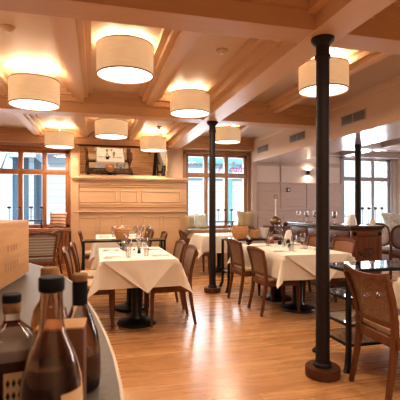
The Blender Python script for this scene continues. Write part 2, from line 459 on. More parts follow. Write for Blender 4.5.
b = BM(); box(b, XL, 3.62, 8.88, 9.105, 2.62, ZC+0.01, 0.008); box(b, XL, 3.62, 8.84, 8.9, 2.75, ZC+0.01, 0.006); struct('ceiling_beam', b, 'beamx')

# ---------------- soffit at the bay edge, white lacquer underside
b = BM(); box(b, 3.60, 3.66, YF, YB+0.02, 2.365, ZC+0.02); box(b, 3.575, 3.6, YF, YB, 2.80, ZC+0.01, 0.006); struct('trim_4', b, 'soffit')
b = BM(); box(b, 3.62, 4.5, YF, YB+0.02, 2.36, 2.75); struct('ceiling_soffit', b, 'lacquer')
b = BM()
box(b, 4.4, XR, 7.35, 7.6, 2.52, 2.75, 0.006); box(b, 4.4, XR, 8.85, 9.12, 2.56, 2.75, 0.006)
box(b, 5.9, 6.1, YF, YB, 2.56, 2.75, 0.006); box(b, 4.4, XR, 5.8, 6.05, 2.52, 2.75, 0.006)
struct('ceiling_beam', b, 'lacquer')
def vent(y, n, label):
    r = thing('air_vent', label, 'vent', (3.598, y, 2.585), 0, 'air vents along the soffit')
    b = BM(); box(b, -0.006, 0.004, -0.29, 0.29, -0.075, 0.075, 0.004); obj('vent_plate', b, 'ventslat', r)
    for k in range(2):
        for j in range(5):
            y0 = -0.27+k*0.28
            b = BM(); box(b, -0.012, -0.004, y0+0.01, y0+0.25, -0.055+j*0.024, -0.043+j*0.024); obj('vent_slat', b, 'vent', r)
vent(5.10, 0, 'grey slotted air vent on the wooden soffit, closest to the front column')
vent(6.78, 1, 'grey slotted air vent on the soffit, the middle one of three')
vent(8.36, 2, 'grey slotted air vent on the soffit, next to the lettered window')

# ---------------- panelled partition and mirror niche on back wall
PX0, PX1 = -0.44, 2.0
b = BM()
box(b, PX0, PX1, 8.96, 9.11, 0, 1.90)
def pframe(bm, x0, x1, z0, z1, w=0.028, y=8.96, d=0.014):
    box(bm, x0, x1, y-d, y+0.002, z0, z0+w, 0.004); box(bm, x0, x1, y-d, y+0.002, z1-w, z1, 0.004)
    box(bm, x0, x0+w, y-d, y+0.002, z0, z1, 0.004); box(bm, x1-w, x1, y-d, y+0.002, z0, z1, 0.004)
for x0, x1 in ((-0.34, 0.45), (0.53, 0.91), (0.99, 1.87)): pframe(b, x0, x1, 1.40, 1.66)
for k in range(5):
    x0 = -0.36+k*0.46; pframe(b, x0, x0+0.40, 0.22, 1.09)
for z, d in ((1.30, 0.035), (1.185, 0.05), (1.345, 0.02), (1.15, 0.02), (1.73, 0.02), (1.775, 0.03)): box(b, PX0, PX1, 8.96-d, 8.97, z, z+0.022, 0.005)
box(b, PX0, PX1, 8.93, 8.97, 0, 0.14, 0.006)
struct('wall_panelling', b, 'panel')
b = BM(); box(b, PX0-0.04, PX1+0.03, 8.85, 9.11, 1.90, 1.945, 0.008); box(b, PX0-0.02, PX1, 8.90, 9.11, 1.86, 1.905, 0.008); struct('trim_5', b, 'panel')
b = BM(); box(b, -0.50, PX0+0.1, 8.92, 9.11, 0, 2.64, 0.006); struct('trim_6', b, 'panel')
mr = thing('wall_mirror', 'wide tilted mirror above the panelled partition, reflecting a laid table', 'mirror', (0.60, 8.955, 1.955))
mr.rotation_euler = (math.radians(15.6), 0, 0)
b = BM(); box(b, -0.92, 0.92, 0, 0.012, 0.0, 0.62); obj('mirror_glass', b, 'mirror', mr, smooth=False)
b = BM(); box(b, -0.945, 0.945, 0.012, 0.03, -0.02, 0.635, 0.004); box(b, -0.95, -0.915, -0.012, 0.03, -0.02, 0.635, 0.004); box(b, 0.915, 0.95, -0.012, 0.03, -0.02, 0.635, 0.004); box(b, -0.95, 0.95, -0.012, 0.03, -0.02, 0.005, 0.004)
obj('mirror_frame', b, 'beamx', mr)

# slatted cover under the left window (radiator)
b = BM(); box(b, WL[0]-0.3, WL[1]+0.02, 8.80, 9.1, 0, 0.10); box(b, WL[0]-0.3, WL[1]+0.02, 8.80, 9.1, 0.72, 0.80)
box(b, WL[0]-0.3, WL[1]+0.02, 9.0, 9.1, 0.1, 0.72)
box(b, WL[0]-0.3, -1.02, 8.82, 9.05, 0.1, 0.72)
x = -1.0
while x < WL[1]: box(b, x, x+0.035, 8.81, 8.84, 0.1, 0.72); x += 0.07
struct('trim_7', b, 'frame')
# wall below window 2: bench
b = BM(); box(b, 2.0, 3.6, 8.78, 9.1, 0, 0.74); box(b, 2.0, 3.6, 8.76, 8.79, 0.1, 0.66, 0.006); struct('trim_8', b, 'panel')
# alcove wall panelling
b = BM()
AX0, AX1 = 3.72, 6.05
box(b, AX0, AX1, 9.07, 9.11, 0, 1.86)
box(b, AX0-0.02, AX1, 9.045, 9.11, 1.86, 1.90, 0.006)
for z in (1.68, 1.50, 1.32, 1.12): box(b, AX0, AX1, 9.055, 9.075, z, z+0.012, 0.003)
for z in (1.22,): box(b, AX0, AX1, 9.045, 9.075, z, z+0.03, 0.005)
for x in (3.75, 4.42, 5.1, 5.75):
    pframe(b, x+0.03, x+0.60, 0.2, 1.08, y=9.07)
for x in (4.38, 5.08, 5.72): box(b, x, x+0.012, 9.055, 9.075, 1.25, 1.86)
struct('wall_wainscot', b, 'wall_r')
b = BM()
box(b, 3.60, 3.72, 8.98, 9.11, 0, 2.40, 0.008)
box(b, 4.38, 4.405, 9.07, 9.11, 1.9, 2.4, 0.003); box(b, 3.72, 6.05, 9.08, 9.11, 2.3, 2.4)
struct('trim_9', b, 'wall_r')
# sconce and switch
sc = thing('wall_sconce', 'small dark up-and-down sconce lighting the alcove wall', 'wall lamp', (5.12, 9.1, 2.15))
b = BM(); box(b, -0.03, 0.03, -0.07, 0, -0.045, 0.045, 0.006); obj('lamp_housing', b, 'black', sc)
light('sconce_up', 'AREA', (0, -0.06, 0.06), 1.6, (1, 0.82, 0.62), 0.05, (PI, 0, 0), sc)
light('sconce_down', 'AREA', (0, -0.06, -0.06), 1.6, (1, 0.82, 0.62), 0.05, (0, 0, 0), sc)
sw = thing('light_switch', 'small dark square switch on the mauve panelled wall', 'switch', (4.58, 9.068, 1.72))
b = BM(); box(b, -0.05, 0.05, -0.014, 0.0, -0.05, 0.05, 0.004); obj('switch_plate', b, 'black', sw)
b = BM(); box(b, -0.022, 0.022, -0.022, -0.01, -0.03, 0.03, 0.003); obj('rocker', b, 'white', sw)

# ------------------------------------------------------------------ columns
def column(x, y, h, r, label, cap=1.0):
    t = thing('cast_iron_column', label, 'column', (x, y, 0), 0, None, 'thing')
    b = BM()
    lathe(b, [(r*1.35, 0.07), (r*1.32, 0.095), (r*1.06, 0.11), (r, 0.14), (r*0.97, 1.2), (r*0.93, h-0.16)], 24); obj('shaft', b, 'iron', t)
    b = BM(); lathe(b, [(0, h-0.165), (r*0.95, h-0.165), (r*1.15, h-0.15), (r*1.15, h-0.135), (r*0.95, h-0.125), (r*0.95, h-0.06), (r*(1+0.3*cap), h-0.045), (r*(1+0.65*cap), h-0.02), (r*(1+0.65*cap), h), (0, h)], 24); obj('capital', b, 'iron', t)
    b = BM(); lathe(b, [(0, 0), (r*2.45, 0), (r*2.5, 0.012), (r*2.5, 0.062), (r*2.42, 0.075), (0, 0.075)], 32); obj('plinth', b, 'plinth', t)
column(1.70, 2.79, 2.6, 0.053, 'dark iron column on a round wooden plinth, closest to the camera')
column(1.735, 5.95, 2.6, 0.051, 'dark iron column standing in front of the lettered window')
column(4.33, 6.0, 2.36, 0.052, 'dark iron column behind the carved sideboard', 0.2)

# ------------------------------------------------------------------ drum lamps
def drum(x, y, zb, D, h, label, power=10, name='drum_lamp'):
    t = thing(name, label, 'ceiling lamp', (x, y, zb), 0, 'cream drum lamps on the coffered ceiling')
    R = D/2
    b = BM(); lathe(b, [(R, 0.004), (R, h)], 48); lathe(b, [(R-0.006, h), (R-0.006, 0.004)], 48); obj('shade', b, 'shade', t)
    b = BM()
    for z in (0.0, h-0.006): lathe(b, [(R-0.008, z), (R+0.003, z), (R+0.003, z+0.010), (R-0.008, z+0.010), (R-0.008, z)], 48)
    obj('shade_rim', b, 'shade_rim', t)
    b = BM(); lathe(b, [(0, 0.012), (R-0.009, 0.012), (R-0.009, 0.016), (0, 0.016)], 48); obj('diffuser', b, 'diff', t)
    b = BM(); lathe(b, [(0.055, ZC-zb), (0.055, ZC-zb-0.02), (0.012, ZC-zb-0.025), (0.012, h-0.04)], 16)
    for k in range(3):
        a = k*2*PI/3+0.3
        sweep(b, [(0, 0, h-0.03), ((R-0.005)*math.cos(a), (R-0.005)*math.sin(a), h-0.03)], 0.004, 6)
    obj('ceiling_mount', b, 'white', t)
    for k in range(3):
        a = k*2*PI/3+0.8
        b = BM(); lathe(b, [(0, -0.03), (0.02, -0.02), (0.026, 0), (0.02, 0.02), (0, 0.03)], 12, (0.5*R*math.cos(a), 0.5*R*math.sin(a), h-0.07)); obj('bulb', b, 'bulb', t)
    for k in (-1, 1):
        light('lamp_up', 'POINT', (k*R*0.5, 0, h+0.0), power*0.43, (1, 0.91, 0.77), 0.06, (0, 0, 0), t)
    light('lamp_down', 'AREA', (0, 0, -0.004), power*2.0, (1, 0.83, 0.63), R*1.9, (0, 0, 0), t, 'DISK')
    return t
drum(0.28, 3.96, 2.56, 0.54, 0.285, 'large cream drum lamp in the bay just past the front crossbeam, the biggest lamp')
drum(-0.675, 4.97, 2.46, 0.55, 0.28, 'cream drum lamp hanging in front of the wide timber window, before the second crossbeam')
drum(1.25, 5.38, 2.565, 0.54, 0.27, 'cream drum lamp tucked beside the main beam, before the second crossbeam')
drum(2.36, 3.86, 2.535, 0.515, 0.27, 'cream drum lamp partly hidden behind the front iron column')
drum(-0.68, 8.40, 2.475, 0.55, 0.26, 'small distant drum lamp over the wide timber window')
drum(0.27, 7.12, 2.50, 0.55, 0.26, 'small drum lamp above the far table, past the second crossbeam')
drum(1.18, 8.50, 2.485, 0.54, 0.26, 'small drum lamp in front of the niche mirror')
drum(2.46, 7.40, 2.54, 0.50, 0.26, 'small drum lamp in front of the lettered window, beside the iron column')
# lamps of the bays behind the camera (light only)
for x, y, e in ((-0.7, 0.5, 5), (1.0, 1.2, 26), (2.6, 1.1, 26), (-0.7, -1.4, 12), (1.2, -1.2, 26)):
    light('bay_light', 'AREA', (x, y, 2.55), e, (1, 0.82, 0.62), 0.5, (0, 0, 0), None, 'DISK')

for x, y, e in ((1.2, -1.2, 19), (-2.6, 4.2, 20), (-2.4, 1.0, 7), (5.9, 2.0, 17)):  # added upward fill for the ceiling, no such lamps stand here
    light('fill_uplight', 'AREA', (x, y, 1.25), e, (1, 0.84, 0.64), 1.2, (PI, 0, 0), None, 'DISK')

# detectors and sprinkler
def detector(x, y, label):
    t = thing('smoke_detector', label, 'smoke detector', (x, y, ZC))
    b = BM(); lathe(b, [(0, -0.04), (0.03, -0.04), (0.05, -0.025), (0.06, -0.012), (0.06, 0.0), (0, 0)], 24); obj('housing', b, 'plaster', t)
    b = BM(); lathe(b, [(0, -0.048), (0.018, -0.046), (0.02, -0.038), (0, -0.038)], 16); obj('sensor', b, 'white', t)
detector(-0.75, 3.91, 'small round detector on the ceiling panel before the cream lamp by the timber window')
detector(1.25, 3.94, 'small round detector on the ceiling panel beside the main beam')
t = thing('ceiling_sprinkler', 'small dark reddish sprinkler on the ceiling above the niche mirror', 'sprinkler', (1.23, 8.0, ZC))
b = BM(); lathe(b, [(0.05, 0), (0.05, -0.012), (0.02, -0.02), (0.02, -0.05), (0.0, -0.05)], 16); obj('escutcheon', b, 'redmetal', t)
b = BM(); lathe(b, [(0, -0.05), (0.05, -0.055), (0.05, -0.06), (0, -0.06)], 12); obj('deflector', b, 'redmetal', t)

# ------------------------------------------------------------------ chairs
def make_chair(name, label, cat, crest='camel', cmat='cane', pad='seatpad', group=None, H=0.87):
    t = thing(name, label, cat, (0, 0, 0), 0, group)
    W = 0.215
    LN = 0.292 if crest == 'sag' else 0.268
    def post(s):
        # rear leg + upright, local: sitter faces +Y
        return [(s*(W-0.012), -0.27, 0.0), (s*(W-0.018), -0.24, 0.16), (s*(W-0.022), -0.215, 0.32), (s*(W-0.022), -0.205, 0.45),
                (s*(W-0.014), -0.212, 0.56), (s*(W+0.008), -0.212-(LN-0.212)*0.45, 0.70), (s*(W+0.024), -LN, H-(0.012 if crest == 'camel' else 0.026))]
    for s in (-1, 1):
        P = post(s)
        b = BM(); sweep(b, P[:4]+[P[4]], [(0.015, 0.014), (0.017, 0.017), (0.019, 0.02), (0.02, 0.022), (0.019, 0.02)], 8, (0, 1, 0), True); obj('leg', b, 'chair', t)
        b = BM(); sweep(b, [(s*(W-0.012), 0.205, 0.42), (s*(W-0.012), 0.215, 0.30), (s*(W-0.01), 0.215, 0.14), (s*(W-0.006), 0.22, 0.0)],
                        [(0.021, 0.021), (0.021, 0.021), (0.017, 0.017), (0.013, 0.013)], 8, (0, 1, 0), True); obj('leg', b, 'chair', t)
    # seat rails
    b = BM()
    box(b, -W-0.005, W+0.005, 0.185, 0.225, 0.37, 0.435, 0.006); box(b, -W+0.01, W-0.01, -0.225, -0.19, 0.37, 0.435, 0.006)
    for s in (-1, 1): box(b, s*W-0.016, s*W+0.016, -0.21, 0.21, 0.37, 0.435, 0.006)
    obj('seat_frame', b, 'chair', t)
    b = BM()
    vs = box(b, -W+0.002, W-0.002, -0.19, 0.222, 0.433, 0.475, 0.016)
    obj('seat_cushion', b, pad, t)
    # back frame: two uprights, crest, lower rail
    def crestpt(u):      # u in -1..1
        z = H
        if crest == 'camel': z = H-0.012+0.018*math.cos(u*PI*0.6)-0.006*max(0, abs(u)-0.8)/0.2
        else: z = H-0.022+0.026*abs(u)**2.5
        return (u*(W+0.026), -LN-0.002-0.022*(1-u*u), z)
    b = BM()
    for s in (-1, 1):
        P = post(s)
        sweep(b, P[3:], [(0.019, 0.021), (0.018, 0.019), (0.017, 0.018), (0.016, 0.017)], 8, (0, 1, 0), True)
    cp = [crestpt(-1+2*i/14) for i in range(15)]
    sweep(b, cp, [(0.013, 0.022 if crest == 'camel' else 0.022)]*15, 8, (0, 0, 1), True)
    lw = [(u*(W-0.014), -0.212-0.02*(1-u*u), 0.515) for u in (-1, -0.5, 0, 0.5, 1)]
    sweep(b, lw, [(0.011, 0.017)]*5, 8, (0, 0, 1), True)
    obj('back_frame', b, 'chair', t)
    # panel
    b = BM(); nu, nv = 10, 8; grid = []
    for i in range(nu+1):
        u = -1+2*i/nu; row = []
        top = Vector(crestpt(u)); bot = Vector((u*(W-0.016), -0.212-0.02*(1-u*u), 0.52))
        for j in range(nv+1):
            v = j/nv
            p = bot.lerp(top, v); p.y += 0.014*math.sin(v*PI)
            p.x *= 0.95
            row.append(b.verts.new(p))
        grid.append(row)
    for i in range(nu):
        for j in range(nv): b.faces.new((grid[i][j], grid[i+1][j], grid[i+1][j+1], grid[i][j+1]))
    obj('back_panel', b, cmat, t)
    return t

# facing: +X => rot -90deg ; -X => +90 ; +Y => 0 ; -Y => 180
FX, FNX, FY, FNY = -PI/2, PI/2, 0.0, PI
G_CANE = 'cane-backed dining chairs'
ch_sag = make_chair('dining_chair', 'cane-backed wooden chair in front of the glass console, closest chair to the camera', 'chair', 'sag', 'cane', 'seatpad', G_CANE, 0.85)
ch_sag.location = (2.11, 2.43, 0); ch_sag.rotation_euler = (0, 0, FX-0.04)
ch_camel = make_chair('dining_chair', 'cane-backed chair with rounded crest at the front end of the column-side table', 'chair', 'camel', 'cane', 'seatpad', G_CANE, 0.835)
ch_camel.location = (2.18, 4.68, 0); ch_camel.rotation_euler = (0, 0, FX)
CHN = ch_camel
dup(ch_camel, (2.12, 5.32, 0), FX+0.04, 'cane-backed chair behind the front one, between it and the iron column', G_CANE)
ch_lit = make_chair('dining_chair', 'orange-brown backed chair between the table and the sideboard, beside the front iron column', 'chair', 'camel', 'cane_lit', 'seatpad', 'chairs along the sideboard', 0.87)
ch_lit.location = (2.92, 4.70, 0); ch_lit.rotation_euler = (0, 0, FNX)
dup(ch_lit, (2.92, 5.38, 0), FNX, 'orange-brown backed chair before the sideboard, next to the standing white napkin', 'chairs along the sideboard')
CHN.scale = (1, 1, 0.945)
# table by the bar
dup(ch_camel, (-0.04, 4.64, 0), FX, 'wooden chair on the bar side of the front table, closest to the bar', G_CANE)
dup(ch_camel, (0.0, 5.28, 0), FX, 'wooden chair on the bar side of the front table, second from the front', G_CANE)
dup(ch_camel, (0.81, 4.58, 0), FNX, 'wooden chair on the aisle side of the front table, closer to the camera', G_CANE)
dup(ch_camel, (0.82, 5.24, 0), FNX, 'wooden chair on the aisle side of the front table, the one further back', G_CANE)
# far table
dup(ch_camel, (0.0, 7.75, 0), FX, 'distant wooden chair at the far table, on the timber-window side', G_CANE)
dup(ch_camel, (0.95, 7.30, 0), FNX, 'low distant chair beside the end of the dark glass console', G_CANE)
dup(ch_camel, (0.80, 7.92, 0), FNX, 'distant wooden chair at the far table before the panelling, second from the wall', G_CANE)
dup(ch_camel, (0.80, 8.47, 0), FNX, 'distant wooden chair at the far table, closest to the panelled partition', G_CANE)
# by the left window
c = make_chair('dining_chair', 'wooden chair with a grey striped back cushion by the timber window', 'chair', 'camel', 'greystripe', 'greystripe', 'chairs by the timber window', 0.88)
c.location = (-0.86, 7.08, 0); c.rotation_euler = (0, 0, FY+0.12)
dup(ch_camel, (-0.95, 8.2, 0), FNX-0.3, 'wooden chair seen side-on under the striped pillow', 'chairs by the timber window')
# window table behind column
dup(ch_camel, (1.88, 7.62, 0), FX, 'dark wooden chair at the window table, beside the iron column', G_CANE)

# ------------------------------------------------------------------ tables with cloths
def make_table(cx, cy, w, l, peds, label, z=0.745):
    t = thing('pedestal_table', label, 'table', (cx, cy, 0))
    b = BM(); box(b, -w/2, w/2, -l/2, l/2, z-0.03, z, 0.006); obj('table_top', b, 'darkwood', t)
    for p in peds:
        b = BM(); lathe(b, [(0.0, 0.70), (0.10, 0.70), (0.10, 0.66), (0.062, 0.64), (0.06, 0.10), (0.085, 0.06), (0.0, 0.06)], 20, (0, p, 0)); obj('pedestal', b, 'black', t)
        b = BM(); lathe(b, [(0, 0), (0.215, 0), (0.22, 0.012), (0.205, 0.03), (0.12, 0.05), (0.06, 0.075), (0, 0.075)], 32, (0, p, 0)); obj('foot_plate', b, 'black', t)
    return t

def cloth_mesh(w, l, h, z, flare=0.10, seed=0, amp=1.0):
    rnd = random.Random(seed)
    bm = BM()
    hx, hy = w/2, l/2; r = 0.012
    n1, nh = 14, 8
    def axis(half):
        a = [-half-h+h*i/nh for i in range(nh)]+[-half+2*half*i/n1 for i in range(n1+1)]+[half+h*(i+1)/nh for i in range(nh)]
        return a
    ax, ay = axis(hx), axis(hy)
    ph = [rnd.uniform(0, 6) for _ in range(4)]
    def pos(u, v):
        du = max(0, abs(u)-hx); dv = max(0, abs(v)-hy)
        su = 1 if u > 0 else -1; sv = 1 if v > 0 else -1
        if du == 0 and dv == 0: return Vector((u, v, z))
        d = math.hypot(du, dv)
        bx, by = max(-hx, min(hx, u)), max(-hy, min(hy, v))
        if du > 0 and dv > 0:
            th = math.atan2(dv, du); k = math.sin(2*th)
            # fold outward at the corner, drop shortened so that the corner hangs as a point
            maxd = max(du, dv)
            drop = maxd+(d-maxd)*0.62
            out = flare*0.3*drop+0.42*drop*k**1.5
            return Vector((bx+su*(out*math.cos(th)+r), by+sv*(out*math.sin(th)+r), z-drop*0.985))
        t = by if du > 0 else bx
        wv = amp*0.012*math.sin(t*9+ph[0])*d/h+amp*0.007*math.sin(t*17+ph[1])*d/h
        # pull hem outward near corners to meet the fold
        out = flare*0.3*d+wv+r
        if du > 0: return Vector((bx+su*out, v, z-d))
        return Vector((u, by+sv*out, z-d))
    g = [[bm.verts.new(pos(u, v)) for v in ay] for u in ax]
    for i in range(len(ax)-1):
        for j in range(len(ay)-1): bm.faces.new((g[i][j], g[i+1][j], g[i+1][j+1], g[i][j+1]))
    return bm

def overlay_mesh(w, l, z, cy, s, drop, lift=0.006):
    """small square over-cloth laid diagonally: its corners hang down as triangles over the table edges"""
    bm = BM(); hx = w/2
    def put(p): return bm.verts.new(p)
    # triangle flap over the front edge (y = -l/2) and over both long edges
    yf = -l/2
    o = lift+0.024
    n = 8
    half = min(hx-0.02, drop/0.62*0.5+0.16)
    ox = 0.07
    top = [put((-half+2*half*i/n, yf-o, z+lift)) for i in range(n+1)]
    mid = []; 
    rows = [top]
    for k in range(1, 5):
        f = k/5
        rows.append([put(((-half+2*half*i/n)*(1-f)+ox*f, yf-o-0.045*f+0.006*math.sin(i*1.4), z-drop*f)) for i in range(n+1)])
    apex = put((ox, yf-o-0.05, z-drop))
    for a, b_ in zip(rows[:-1], rows[1:]):
        for i in range(n): bm.faces.new((a[i], a[i+1], b_[i+1], b_[i]))
    for i in range(n): bm.faces.new((rows[-1][i], rows[-1][i+1], apex))
    back = [put((-half+2*half*i/n, yf+0.02, z+lift)) for i in range(n+1)]
    for i in range(n): bm.faces.new((top[i], top[i+1], back[i+1], back[i]))
    # body lying on the table
    far = [put(((-half+2*half*i/n)*0.98, yf+0.02+half*1.6, z+lift)) for i in range(n+1)]
    for i in range(n): bm.faces.new((back[i], back[i+1], far[i+1], far[i]))
    return bm

TZ = 0.748
def laid_table(cx, cy, w, l, peds, tl, cl, ol, h=0.28, seed=1):
    make_table(cx, cy, w, l, peds, tl)
    o = obj('tablecloth', cloth_mesh(w+0.01, l+0.01, h, TZ, 0.10, seed), 'cloth', None, (cx, cy, 0), ang=60); tag(o, cl, 'tablecloth')
    if ol:
        o = obj('tablecloth', overlay_mesh(w, l, TZ, 0, 0.8, h+0.05), 'cloth', None, (cx, cy, 0), ang=60); tag(o, ol, 'tablecloth')
laid_table(0.45, 4.90, 0.80, 1.38, (-0.33, 0.36), 'double pedestal table under white cloth, closest to the bar', 'white cloth hanging over the front table by the bar',
           'small white over-cloth laid cornerwise, its point hanging at the front of the bar-side table', seed=2)
laid_table(2.50, 4.98, 0.88, 1.54, (-0.30, 0.34), 'double pedestal table under white cloth between caned chairs and sideboard', 'white cloth draped over the table beside the front iron column',
           'small white over-cloth laid cornerwise on the table beside the front iron column', seed=5)
laid_table(0.42, 7.70, 0.80, 1.3, (-0.25, 0.25), 'distant table under white cloth before the panelled partition', 'white cloth on the distant table before the panelling', None, seed=8)
laid_table(2.45, 7.85, 0.90, 0.80, (0,), 'window table under white cloth behind the middle iron column', 'white cloth on the table under the lettered window', None, h=0.33, seed=11)
laid_table(2.75, 2.20, 0.90, 0.95, (0,), 'table under white cloth at the picture edge, by the closest chair', 'white cloth hanging beside the closest caned chair', None, h=0.24, seed=14)

# ------------------------------------------------------------------ tableware
TT = TZ+0.002
def wine_glass_proto():
    t = thing('wine_glass', '', 'wine glass')
    b = BM(); lathe(b, [(0, 0), (0.034, 0.001), (0.032, 0.004), (0.006, 0.008), (0.004, 0.02), (0.004, 0.085), (0.008, 0.092)], 16); obj('stem', b, 'drink', t)
    b = BM(); lathe(b, [(0.004, 0.088), (0.022, 0.098), (0.036, 0.125), (0.038, 0.15), (0.030, 0.20), (0.0285, 0.20), (0.0365, 0.15), (0.0345, 0.126), (0.02, 0.1), (0, 0.094)], 16); obj('bowl', b, 'drink', t)
    return t
WG = wine_glass_proto(); _first = {'g': True, 'k': True, 'f': True, 'n': True, 't': True}
def put_glass(x, y, z, label, group, s=1.0):
    if _first['g']:
        _first['g'] = False; WG.location = (x, y, z); WG['label'] = label; WG['group'] = group; WG.scale = (s, s, s); return WG
    o = dup(WG, (x, y, z), 0, label, group); o.scale = (s, s, s); return o
def mesh_once(key, name, builder, mat, cat):
    st = {}
    def put(x, y, z, rz, label, group):
        if 'o' not in st:
            st['o'] = o = obj(name, builder(), mat)
        else:
            o = st['o'].copy(); COL.objects.link(o)
        o.location = (x, y, z); o.rotation_euler = (0, 0, rz); tag(o, label, cat, group)
        return o
    return put
def knife_bm():
    b = BM(); sweep(b, [(0, -0.11, 0.004), (0, -0.02, 0.004), (0, 0.0, 0.004), (0, 0.08, 0.004), (0, 0.115, 0.004)], [(0.006, 0.003), (0.007, 0.003), (0.008, 0.0015), (0.009, 0.001), (0.002, 0.001)], 6); return b
def fork_bm():
    b = BM(); sweep(b, [(0, -0.10, 0.004), (0, -0.02, 0.004), (0, 0.03, 0.005), (0, 0.05, 0.006)], [(0.007, 0.002), (0.004, 0.002), (0.004, 0.002), (0.011, 0.0015)], 6)
    for k in (-1, 0, 1): sweep(b, [(k*0.008, 0.05, 0.006), (k*0.008, 0.098, 0.008)], 0.002, 5)
    return b
def napkin_bm():
    b = BM(); box(b, -0.05, 0.05, -0.09, 0.09, 0.0, 0.012, 0.004); box(b, -0.05, 0.045, -0.085, 0.085, 0.011, 0.022, 0.004); return b
def tumbler_bm():
    b = BM(); lathe(b, [(0, 0), (0.028, 0), (0.034, 0.09), (0.0325, 0.09), (0.027, 0.006), (0, 0.006)], 16); return b
P_knife = mesh_once('k', 'table_knife', knife_bm, 'cutlery', 'knife')
P_fork = mesh_once('f', 'table_fork', fork_bm, 'cutlery', 'fork')
P_nap = mesh_once('n', 'folded_napkin', napkin_bm, 'napkin', 'napkin')
P_tum = mesh_once('t', 'water_tumbler', tumbler_bm, 'drink', 'glass')

def settings(cx, cy, w, seats, tname, grp):
    for (side, y, sname) in seats:
        s = -1 if side == 'a' else 1      # a: -X side
        ex = cx+s*w/2
        rz = FX if s < 0 else FNX
        fw = -s                            # direction toward table centre
        P_nap(ex+fw*0.14, y, TT+0.005, rz, 'folded white napkin %s of %s' % (sname, tname), 'napkins on '+grp)
        P_fork(ex+fw*0.14, y+fw*0.10, TT+0.005, rz, 'steel fork %s of %s' % (sname, tname), 'forks on '+grp)
        P_knife(ex+fw*0.14, y-fw*0.10, TT+0.005, rz, 'steel knife %s of %s' % (sname, tname), 'knives on '+grp)
        put_glass(ex+fw*0.30, y-fw*0.10, TT+0.005, 'stemmed wine glass %s of %s' % (sname, tname), 'wine glasses on '+grp)
        P_tum(ex+fw*0.30, y-fw*0.02, TT+0.005, 0, 'water tumbler %s of %s' % (sname, tname), 'tumblers on '+grp)
settings(0.45, 0, 0.80, [('a', 4.50, 'at the front place on the bar side'), ('a', 5.22, 'at the back place on the bar side'), ('b', 4.50, 'at the front place on the aisle side'), ('b', 5.22, 'at the back place on the aisle side')], 'the front table', 'the table by the bar')
settings(2.50, 0, 0.88, [('a', 4.62, 'at the front place on the caned-chair side'), ('a', 5.32, 'at the back place on the caned-chair side'), ('b', 4.72, 'at the front place on the sideboard side'), ('b', 5.36, 'at the back place on the sideboard side')], 'the column table', 'the table beside the column')
settings(0.42, 0, 0.80, [('a', 7.55, 'on the window side'), ('b', 7.65, 'on the aisle side')], 'the distant table', 'the distant table')
for (x, y, d) in ((2.20, 7.60, 'closest to the column'), (2.62, 7.62, 'in front'), (2.30, 7.95, 'near the window post'), (2.70, 8.0, 'nearest the pillow')):
    put_glass(x, y, TT, 'wine glass on the lettered-window table, the one '+d, 'glasses on the window table')

def shaker(x, y, z, label, mat):
    t = thing('salt_shaker', label, 'shaker', (x, y, z))
    b = BM(); lathe(b, [(0, 0), (0.02, 0), (0.022, 0.01), (0.016, 0.05), (0, 0.05)], 14); obj('shaker_body', b, mat, t)
    b = BM(); lathe(b, [(0, 0.068), (0.01, 0.066), (0.017, 0.05), (0, 0.05)], 14); obj('cap', b, 'cutlery', t)
shaker(0.44, 4.76, TT, 'small glass shaker in the middle of the front table', 'drink')
shaker(0.50, 4.80, TT, 'small dark shaker in the middle of the front table', 'black')
shaker(2.55, 5.02, TT, 'small dark shaker in the middle of the column table', 'black')
shaker(2.50, 5.08, TT, 'small glass shaker in the middle of the column table', 'drink')
def tealight(x, y, z, label, s=1.0):
    t = thing('candle_holder', label, 'candle holder', (x, y, z)); t.scale = (s, s, s)
    b = BM(); lathe(b, [(0, 0), (0.045, 0), (0.05, 0.012), (0.03, 0.02), (0.03, 0.028), (0.05, 0.035), (0.055, 0.075), (0.05, 0.075), (0.044, 0.045), (0, 0.045)], 20); obj('holder', b, 'black', t)
    b = BM(); lathe(b, [(0, 0.04), (0.018, 0.04), (0.018, 0.10), (0.004, 0.104), (0, 0.104)], 12); obj('candle', b, 'candle', t)
    for k in range(4):
        a = k*PI/2+0.4
        b = BM(); sweep(b, [(0.05*math.cos(a), 0.05*math.sin(a), 0.06), (0.075*math.cos(a), 0.075*math.sin(a), 0.07), (0.085*math.cos(a), 0.085*math.sin(a), 0.095)], 0.008, 6); obj('holder_arm', b, 'black', t)
tealight(0.36, 5.40, TT, 'small black candle holder at the back of the front table')
tealight(2.20, 5.60, TT, 'small black candle holder at the back of the column table', 1.0)
def standing_napkin(x, y, z, h, r, label):
    t = BM()
    seg = 22
    rings = []
    for f in (0, 0.25, 0.5, 0.75, 0.93, 1.0):
        ring = []
        for i in range(seg):
            a = 2*PI*i/seg
            rr = r*(1-0.55*f**1.6)*(1+0.13*math.cos(5*a+0.5))
            if f == 1.0: rr *= 0.35
            lean = 0.12*h*f*f
            ring.append(t.verts.new((rr*math.cos(a)+lean*0.4, rr*0.7*math.sin(a), h*f)))
        rings.append(ring)
    for a, b_ in zip(rings[:-1], rings[1:]):
        for i in range(seg): t.faces.new((a[i], a[(i+1) % seg], b_[(i+1) % seg], b_[i]))
    t.faces.new(rings[0]); t.faces.new(rings[-1])
    o = obj('standing_napkin', t, 'napkin', None, (x, y, z), ang=50); tag(o, label, 'napkin')
standing_napkin(2.86, 5.66, TT, 0.20, 0.075, 'white napkin folded upright on the back corner of the column table')
